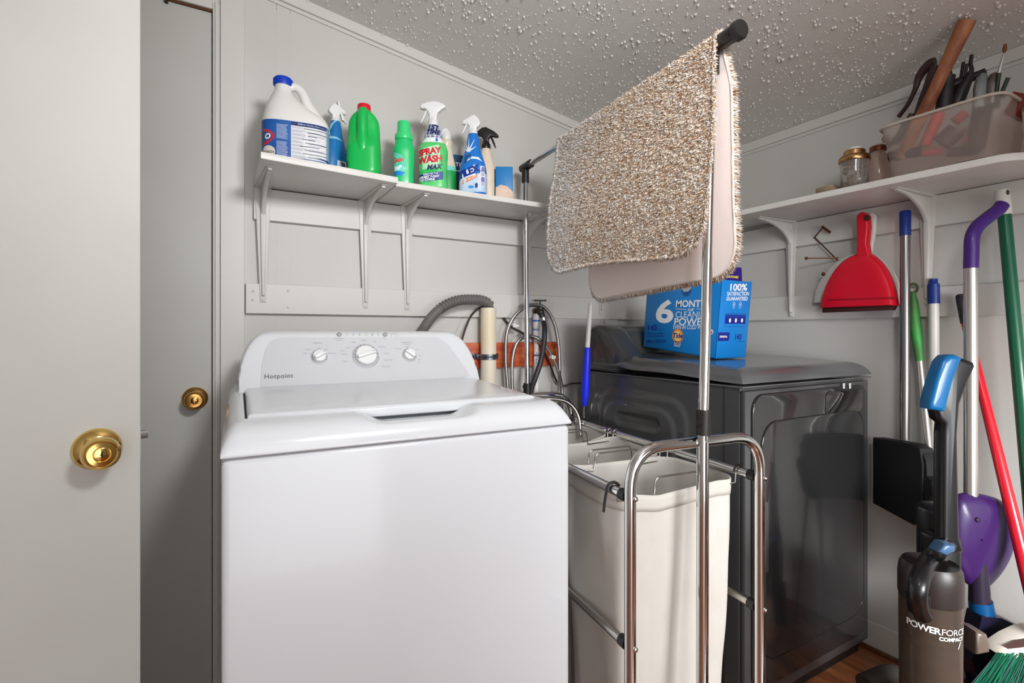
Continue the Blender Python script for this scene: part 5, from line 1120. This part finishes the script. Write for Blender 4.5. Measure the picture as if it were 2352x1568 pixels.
b = MB(); put_text(b, vfn, 'POWER', .0178, -.0205, .489, align='RIGHT', bold=.03, spacing=.92); put_text(b, vfn, 'FORCE', .0178, -.0200, .489, align='LEFT', spacing=.92); put_text(b, vfn, 'COMPACT', .0105, .0270, .4755, align='RIGHT', bold=.04)
put_poly(b, vfn, [(.018, .470), (.021, .470), (.014, .456), (.012, .456)]); b.build('brand_lettering', mat('lettering_white', (236, 236, 236), .5), can)
b = MB(); b.lathe([(R_*.99, .135), (R_*1.02, .14), (R_*1.02, .185), (R_*.98, .195)], 56, CX); b.build('base_ring', M_vbl, VC, smooth=50)
b = MB(); b.lathe([(R_*.99, .05), (R_*1.0, .136)], 40, CX); b.box(vx(2070), vx(2260), -.30, .10, .012, .085, .03, 4); b.build('floor_head', M_vb, VC, smooth=60)
b = MB(); b.prism(vpoly([(2225, 1440), (2250, 1446), (2256, 1470), (2255, 1486), (2225, 1492)]), -.02, .03, 'y', .006); b.build('side_duct', mat('duct_smoke', (96, 84, 76), .3), VC, smooth=50)
# dark tool with a blue collar behind the vacuum
D2 = 1.385
ST_ = thing('floor_sweeper', 'dark floor tool with blue collar and navy wedge base behind the vacuum', 'floor sweeper', tuple(Vector((pt(2250, 1400, D=D2).x, pt(2250, 1400, D=D2).y, 0))))
b = MB(); q = [pt(x, y, D=D2) for x, y in ((2232, 1180), (2268, 1300), (2272, 1385), (2236, 1388), (2228, 1300))]
b.tube([pt(2243, 1160, D=D2), pt(2247, 1290, D=D2), pt(2250, 1382, D=D2)], [.012, .020, .024], 18); b.build('upper_tube', mat('plum_black', (36, 28, 46), .4), ST_, world=True, smooth=50)
b = MB(); b.tube([pt(2252, 1378, D=D2), pt(2256, 1406, D=D2)], [.0260, .0280], 24); b.build('blue_collar', mat('collar_blue', (0, 74, 126), .35), ST_, world=True)
b = MB(); P_ = [pt(x, y, D=D2) for x, y in ((2232, 1402), (2276, 1405), (2325, 1428), (2350, 1442), (2356, 1500), (2330, 1560), (2240, 1590), (2210, 1500))]; n = len(P_)
b.add([p+off*.03 for p in P_]+[p-off*.015 for p in P_], [(i, (i+1) % n, n+(i+1) % n, n+i) for i in range(n)]+[tuple(range(n)), tuple(n+i for i in range(n))]); b.tube([pt(2250, 1560, D=D2), Vector((pt(2250, 1560, D=D2).x, pt(2250, 1560, D=D2).y, .01))], .04, 16); b.build('wedge_base', mat('navy_plum', (20, 16, 40), .35, coat=.2), ST_, world=True, smooth=30)
# black hose end lying on the floor beside the vacuum
p0 = pt(2000, 1590, Z=.03)
tag(MB().tube(crom([pt(1985, 1572, D=1.30), pt(2022, 1556, D=1.32), pt(2050, 1548, D=1.34), pt(2064, 1556, D=1.34), pt(2078, 1578, D=1.33), Vector((pt(2085, 1600, D=1.3).x, pt(2085, 1600, D=1.3).y, .03))], 8), .024, 16).build('vacuum_hose', mat('hose_olive_black', (44, 38, 32), .6), smooth=60), 'thick dark hose on the floor in front of the vacuum canister', 'hose')

# ---------------------------------------------------------------- right shelf: tool bin, jars
ZR = 1.553
BN = thing('tool_bin', 'clear plastic bin full of tools on the right shelf', 'bin', (1.82, .63, ZR))
M_clear = mat('bin_plastic', (238, 222, 214), .40, trans=.8, ior=1.10)
def binpt(a, c, o=0):     # a around, c height 0..1
    th = 2*pi*a+pi/4; fl_ = c; hx = .098+.018*fl_; hy = .118+.022*fl_; n = 7; ct, st = cos(th), sin(th)
    return Vector(((hx+o)*math.copysign(abs(ct)**(2/n), ct), (hy+o)*math.copysign(abs(st)**(2/n), st), .002+.150*c))
b = MB(); b.grid(80, 10, lambda a, c: binpt(a, c), closeu=True); b.grid(80, 1, lambda a, c: binpt(a, 0, -.0)*(1 if c < 1 else .02) if True else None, closeu=True); b.build('bin_wall', M_clear, BN, smooth=60)
b = MB(); b.tube([binpt(k/64, 1, .004) for k in range(64)], .0042, 8, closed=True)
b.build('bin_rim', mat('rim_plastic', (206, 196, 184), .35, alpha=.8), BN, smooth=60)
b = MB(); b.prism([(-.050, .135), (.050, .135), (.042, .165), (.020, .178), (-.020, .178), (-.042, .165)], .140, .144, 'z', .001) if False else b.grid(14, 4, lambda a, c: Vector((-.07+.14*a, .140+.028*c*sin(pi*a)**.5, .150-.010*c*c))); b.build('bin_handle', mat('rim_amber', (214, 186, 140), .35, alpha=.85), BN, smooth=60)
def inbin(name, label, cat, P_, r, m, n=14, group=None):
    return tag(MB().tube(P_, r, n).build(name, m, smooth=50), label, cat, group)
# hammer with worn wooden handle
HM = thing('hammer', 'hammer with a thick worn wooden handle sticking out of the tool bin', 'hammer', (1.80, .62, ZR+.02))
hA, hB = pt(2126, 250, X=1.765), pt(2222, 46, X=1.735)
hd = (hB-hA).normalized(); b = MB(); rr2 = [.0165, .0180, .0172, .0165, .0180, .0205, .0200]
tt = [-.62, -.3, 0, .3, .62, .93, 1.0]; b.tube([hA+(hB-hA)*t for t in tt], rr2, 18); b.build('wooden_handle', wood('hammer_wood', (120, 62, 40), (186, 122, 78), (6, 6, 1.2), .55), HM, world=True, smooth=50)
hq = hA+(hB-hA)*-.60; b = MB(); b.tube([hq+Vector((0, -.045, 0)), hq+Vector((0, .035, .01))], .015, 16); b.build('hammer_head', mat('forged_steel', (70, 66, 64), .4, metal=1), HM, world=True)
# dark pliers leaning left
PL = thing('pliers', 'dark brown-handled pliers at the left side of the tool bin', 'pliers', (1.78, .68, ZR+.04))
M_grip = mat('grip_maroon', (54, 34, 34), .4)
b = MB(); b.tube(crom([pt(2064, 268, X=1.80), pt(2085, 240, X=1.79), pt(2102, 205, X=1.78), pt(2112, 175, X=1.775), pt(2134, 148, X=1.77), pt(2148, 142, X=1.77)], 6), [.006+.007*sm(8, 24, k) for k in range(31)], 14); b.build('grip', M_grip, PL, world=True, smooth=60)
b = MB(); b.tube(crom([pt(2106, 262, X=1.79), pt(2116, 232, X=1.785), pt(2128, 205, X=1.78), pt(2140, 176, X=1.775), pt(2150, 150, X=1.77)], 6), [.008+.005*sm(4, 20, k) for k in range(25)], 14); b.build('grip', M_grip, PL, world=True, smooth=60)
b = MB(); b.tube([pt(2120, 225, X=1.78), pt(2080, 330, X=1.80)], .008, 12); b.build('jaws', mat('tool_steel', (60, 58, 58), .4, metal=.8), PL, world=True)
M_tool = mat('tool_dark', (40, 34, 40), .45); M_toolg = mat('tool_glass', (150, 158, 160), .12, metal=.6)
b = inbin('screwdriver', 'dark handled screwdriver just right of the hammer handle', 'screwdriver', crom([pt(2168, 248, X=1.80), pt(2172, 205, X=1.80), pt(2178, 172, X=1.80), pt(2186, 166, X=1.80)], 4), [.020]*5+[.018]*4+[.015, .012, .009, .005], M_tool)
inbin('hand_tool', 'dark ridged tool lying across the rim in the middle of the bin', 'tool', [pt(2172, 200, X=1.82), pt(2205, 190, X=1.83), pt(2250, 170, X=1.84), pt(2264, 163, X=1.84)], [.012, .016, .010, .009], M_tool)
inbin('clamp', 'dark clamp with upright prongs behind the hammer', 'clamp', [pt(2196, 240, X=1.82), pt(2210, 205, X=1.82), pt(2222, 185, X=1.82), pt(2232, 160, X=1.82), pt(2229, 145, X=1.82), pt(2232, 126, X=1.82)], [.018, .017, .012, .0055, .0045, .0045], M_tool)
inbin('drill_bit', 'short dark bit standing left of the clamp prong', 'bit', [pt(2205, 190, X=1.83), pt(2213, 143, X=1.83)], .0042, M_tool)
inbin('drill_bit', 'short dark bit standing close beside the clamp', 'bit', [pt(2214, 190, X=1.82), pt(2221, 147, X=1.82)], .0040, M_tool)
inbin('scoop', 'clear plastic scoop bowl up at the right of the tool bin', 'scoop', [pt(2252, 250, X=1.79), pt(2254, 200, X=1.79), pt(2256, 178, X=1.79), pt(2258, 168, X=1.79)], [.016, .0175, .013, .004], M_toolg)
inbin('scoop', 'small grey metal scoop at the far right of the tool bin', 'scoop', [pt(2276, 240, X=1.79), pt(2279, 195, X=1.79), pt(2285, 172, X=1.79), pt(2287, 167, X=1.79)], [.010, .0125, .011, .004], mat('scoop_grey', (110, 104, 98), .25, metal=.7))
PBR = thing('paint_brush', 'thin artist brush with silver ferrule standing at the right of the tool bin', 'brush', tuple(pt(2286, 210, X=1.78)))
b = MB(); b.tube([pt(2284, 250, X=1.79), pt(2295, 168, X=1.78)], .0045, 10); b.build('brush_handle', mat('handle_olive', (44, 52, 34), .4), PBR, world=True)
b = MB(); b.tube([pt(2295, 168, X=1.78), pt(2299, 150, X=1.78), pt(2307, 122, X=1.78)], [.0042, .0040, .0025], 10); b.build('ferrule', M_chrome, PBR, world=True)
b = MB(); b.tube([pt(2307, 122, X=1.78), pt(2308, 112, X=1.78), pt(2309, 101, X=1.78)], [.0028, .0050, .0028], 10); b.build('brush_hair', mat('brush_hair', (120, 72, 44), .8), PBR, world=True)
inbin('pencil', 'short dark green pencil leaning outward over the right rim of the bin', 'pencil', [pt(2294, 228, X=1.78), pt(2316, 178, X=1.77)], .0048, mat('pencil_green', (30, 54, 36), .4))
for (x0, y0, x1, y1, r, c_, nm, lb_) in ((2128, 335, 2160, 262, .016, (206, 60, 56), 'screwdriver', 'red handled tool seen through the middle of the clear bin'), (2222, 330, 2250, 285, .011, (214, 40, 56), 'screwdriver', 'small red handled tool seen through the right side of the clear bin'),
                                      (2112, 352, 2170, 348, .010, (190, 60, 90), 'marker', 'pinkish marker lying on the bottom of the clear bin'), (2196, 280, 2220, 262, .013, (180, 60, 46), 'screwdriver', 'short orange-red tool high in the right half of the clear bin'),
                                      (2060, 330, 2096, 262, .010, (74, 60, 54), 'chisel', 'brown tool seen through the left side of the clear bin'), (2165, 330, 2200, 300, .026, (84, 66, 70), 'tape_roll', 'dark roll seen through the middle of the clear bin'),
                                      (2240, 345, 2262, 225, .020, (70, 56, 52), 'wrench', 'broad dark tool standing at the right end inside the clear bin'), (2180, 350, 2250, 345, .014, (60, 50, 56), 'wrench', 'dark tool lying flat on the bottom at the right of the clear bin')):
    inbin(nm, lb_, 'tool', [pt(x0, y0, X=1.80), pt(x1, y1, X=1.81)], r, mat('bin_tool_'+str(x0), c_, .5))
# second bin at the frame edge
B2 = thing('storage_bin', 'second clear bin at the right edge of the photo on the right shelf', 'bin', (1.875, .420, ZR))
b = MB(); b.grid(60, 6, lambda a, c: Vector((.075*math.copysign(abs(cos(2*pi*a+pi/4))**(2/7), cos(2*pi*a+pi/4))*(1+.08*c), .060*math.copysign(abs(sin(2*pi*a+pi/4))**(2/7), sin(2*pi*a+pi/4))*(1+.08*c), .002+.125*c)), closeu=True)
b.grid(20, 1, lambda a, c: Vector((.075*cos(2*pi*a), .06*sin(2*pi*a), .002))*(1 if c < 1 else .02)+Vector((0, 0, 0)), closeu=True); b.build('bin_wall', M_clear, B2, smooth=60)
b = MB(); p = pt(2334, 246, X=1.84)
Mx = Matrix.Translation(p) @ Matrix.Rotation(.6, 4, 'X'); b.box(-.03, .03, -.022, .018, -.030, .030, .003, M=Mx); tag(b.build('sanding_block', mat('block_rust', (120, 46, 34), .6)), 'rust-red block sticking out of the second bin at the right edge', 'block')
# jars and small wooden block
JR = thing('glass_jar', 'small patterned glass jar with gold lid on the right shelf', 'jar', (1.752, .856, ZR))
b = MB(); b.lathe([(.034, 0), (.038, .004), (.038, .060), (.040, .084), (.041, .092), (.0375, .092), (.0345, .06), (.0345, .006), (.001, .005)], 36)
b.build('jar_glass', mat('jar_glass', (236, 230, 226), .08, trans=.9, ior=1.4), JR, smooth=50)
b = MB(); rg = random.Random(8)
for k in range(70):
    r, a = .030*sqrt(rg.random()), rg.uniform(0, 6.28); b.sphere((r*cos(a), r*sin(a), .008+.062*rg.random()), rg.uniform(.004, .007), 5)
o = b.build('jar_contents', mat('contents_brown', (92, 60, 46), .4, metal=.3, vary=(60, (190, 160, 130))), JR); o['kind'] = 'stuff'
b = MB(); b.lathe([(.042, .086), (.0435, .088), (.0435, .100), (.041, .104), (.033, .106), (.030, .108), (.030, .120), (.027, .123), (.001, .124)], 36); b.build('jar_lid', mat('lid_gold', (182, 140, 96), .25, metal=1), JR, smooth=40)
b = MB(); b.lathe([(.020, .123), (.019, .131), (.001, .132)], 20); b.build('lid_top', mat('cotton_white', (214, 212, 206), .7), JR)
J2 = thing('glass_jar', 'taller glass bottle half hidden between the gold-lidded jar and the tool bin', 'jar', (1.838, .828, ZR))
b = MB(); b.lathe([(.030, 0), (.034, .004), (.034, .095), (.028, .112), (.020, .120), (.020, .132)], 32); b.build('jar_glass', mat('jar_glass2', (214, 190, 180), .1, trans=.55, ior=1.3), J2, smooth=50)
b = MB(); b.lathe([(.022, .126), (.023, .128), (.023, .142), (.019, .144)], 28); b.build('jar_lid', mat('lid_copper', (120, 76, 56), .35, metal=.8), J2, smooth=40)
b = MB(); b.lathe([(.018, .144), (.016, .152), (.001, .154)], 20); b.build('lid_top', mat('cotton_white', (214, 212, 206)), J2)
q0, q1 = pt(1893, 425, X=1.735), pt(1938, 415, X=1.735)
WDB = MB(); WDB.prism([(-.004, 0), (.066, 0), (.066, .026), (.012, .026)], 0, .045, 'x', .002); WDB = WDB.build('wood_block', wood('block_pine', (120, 100, 84), (176, 156, 128), (12, 2, 12), .6))
WDB.location = (1.725, .897, ZR); WDB.rotation_euler = (0, 0, 0); WDB['label'] = 'flat weathered wood block lying left of the gold-lidded jar'; WDB['category'] = 'wood block'
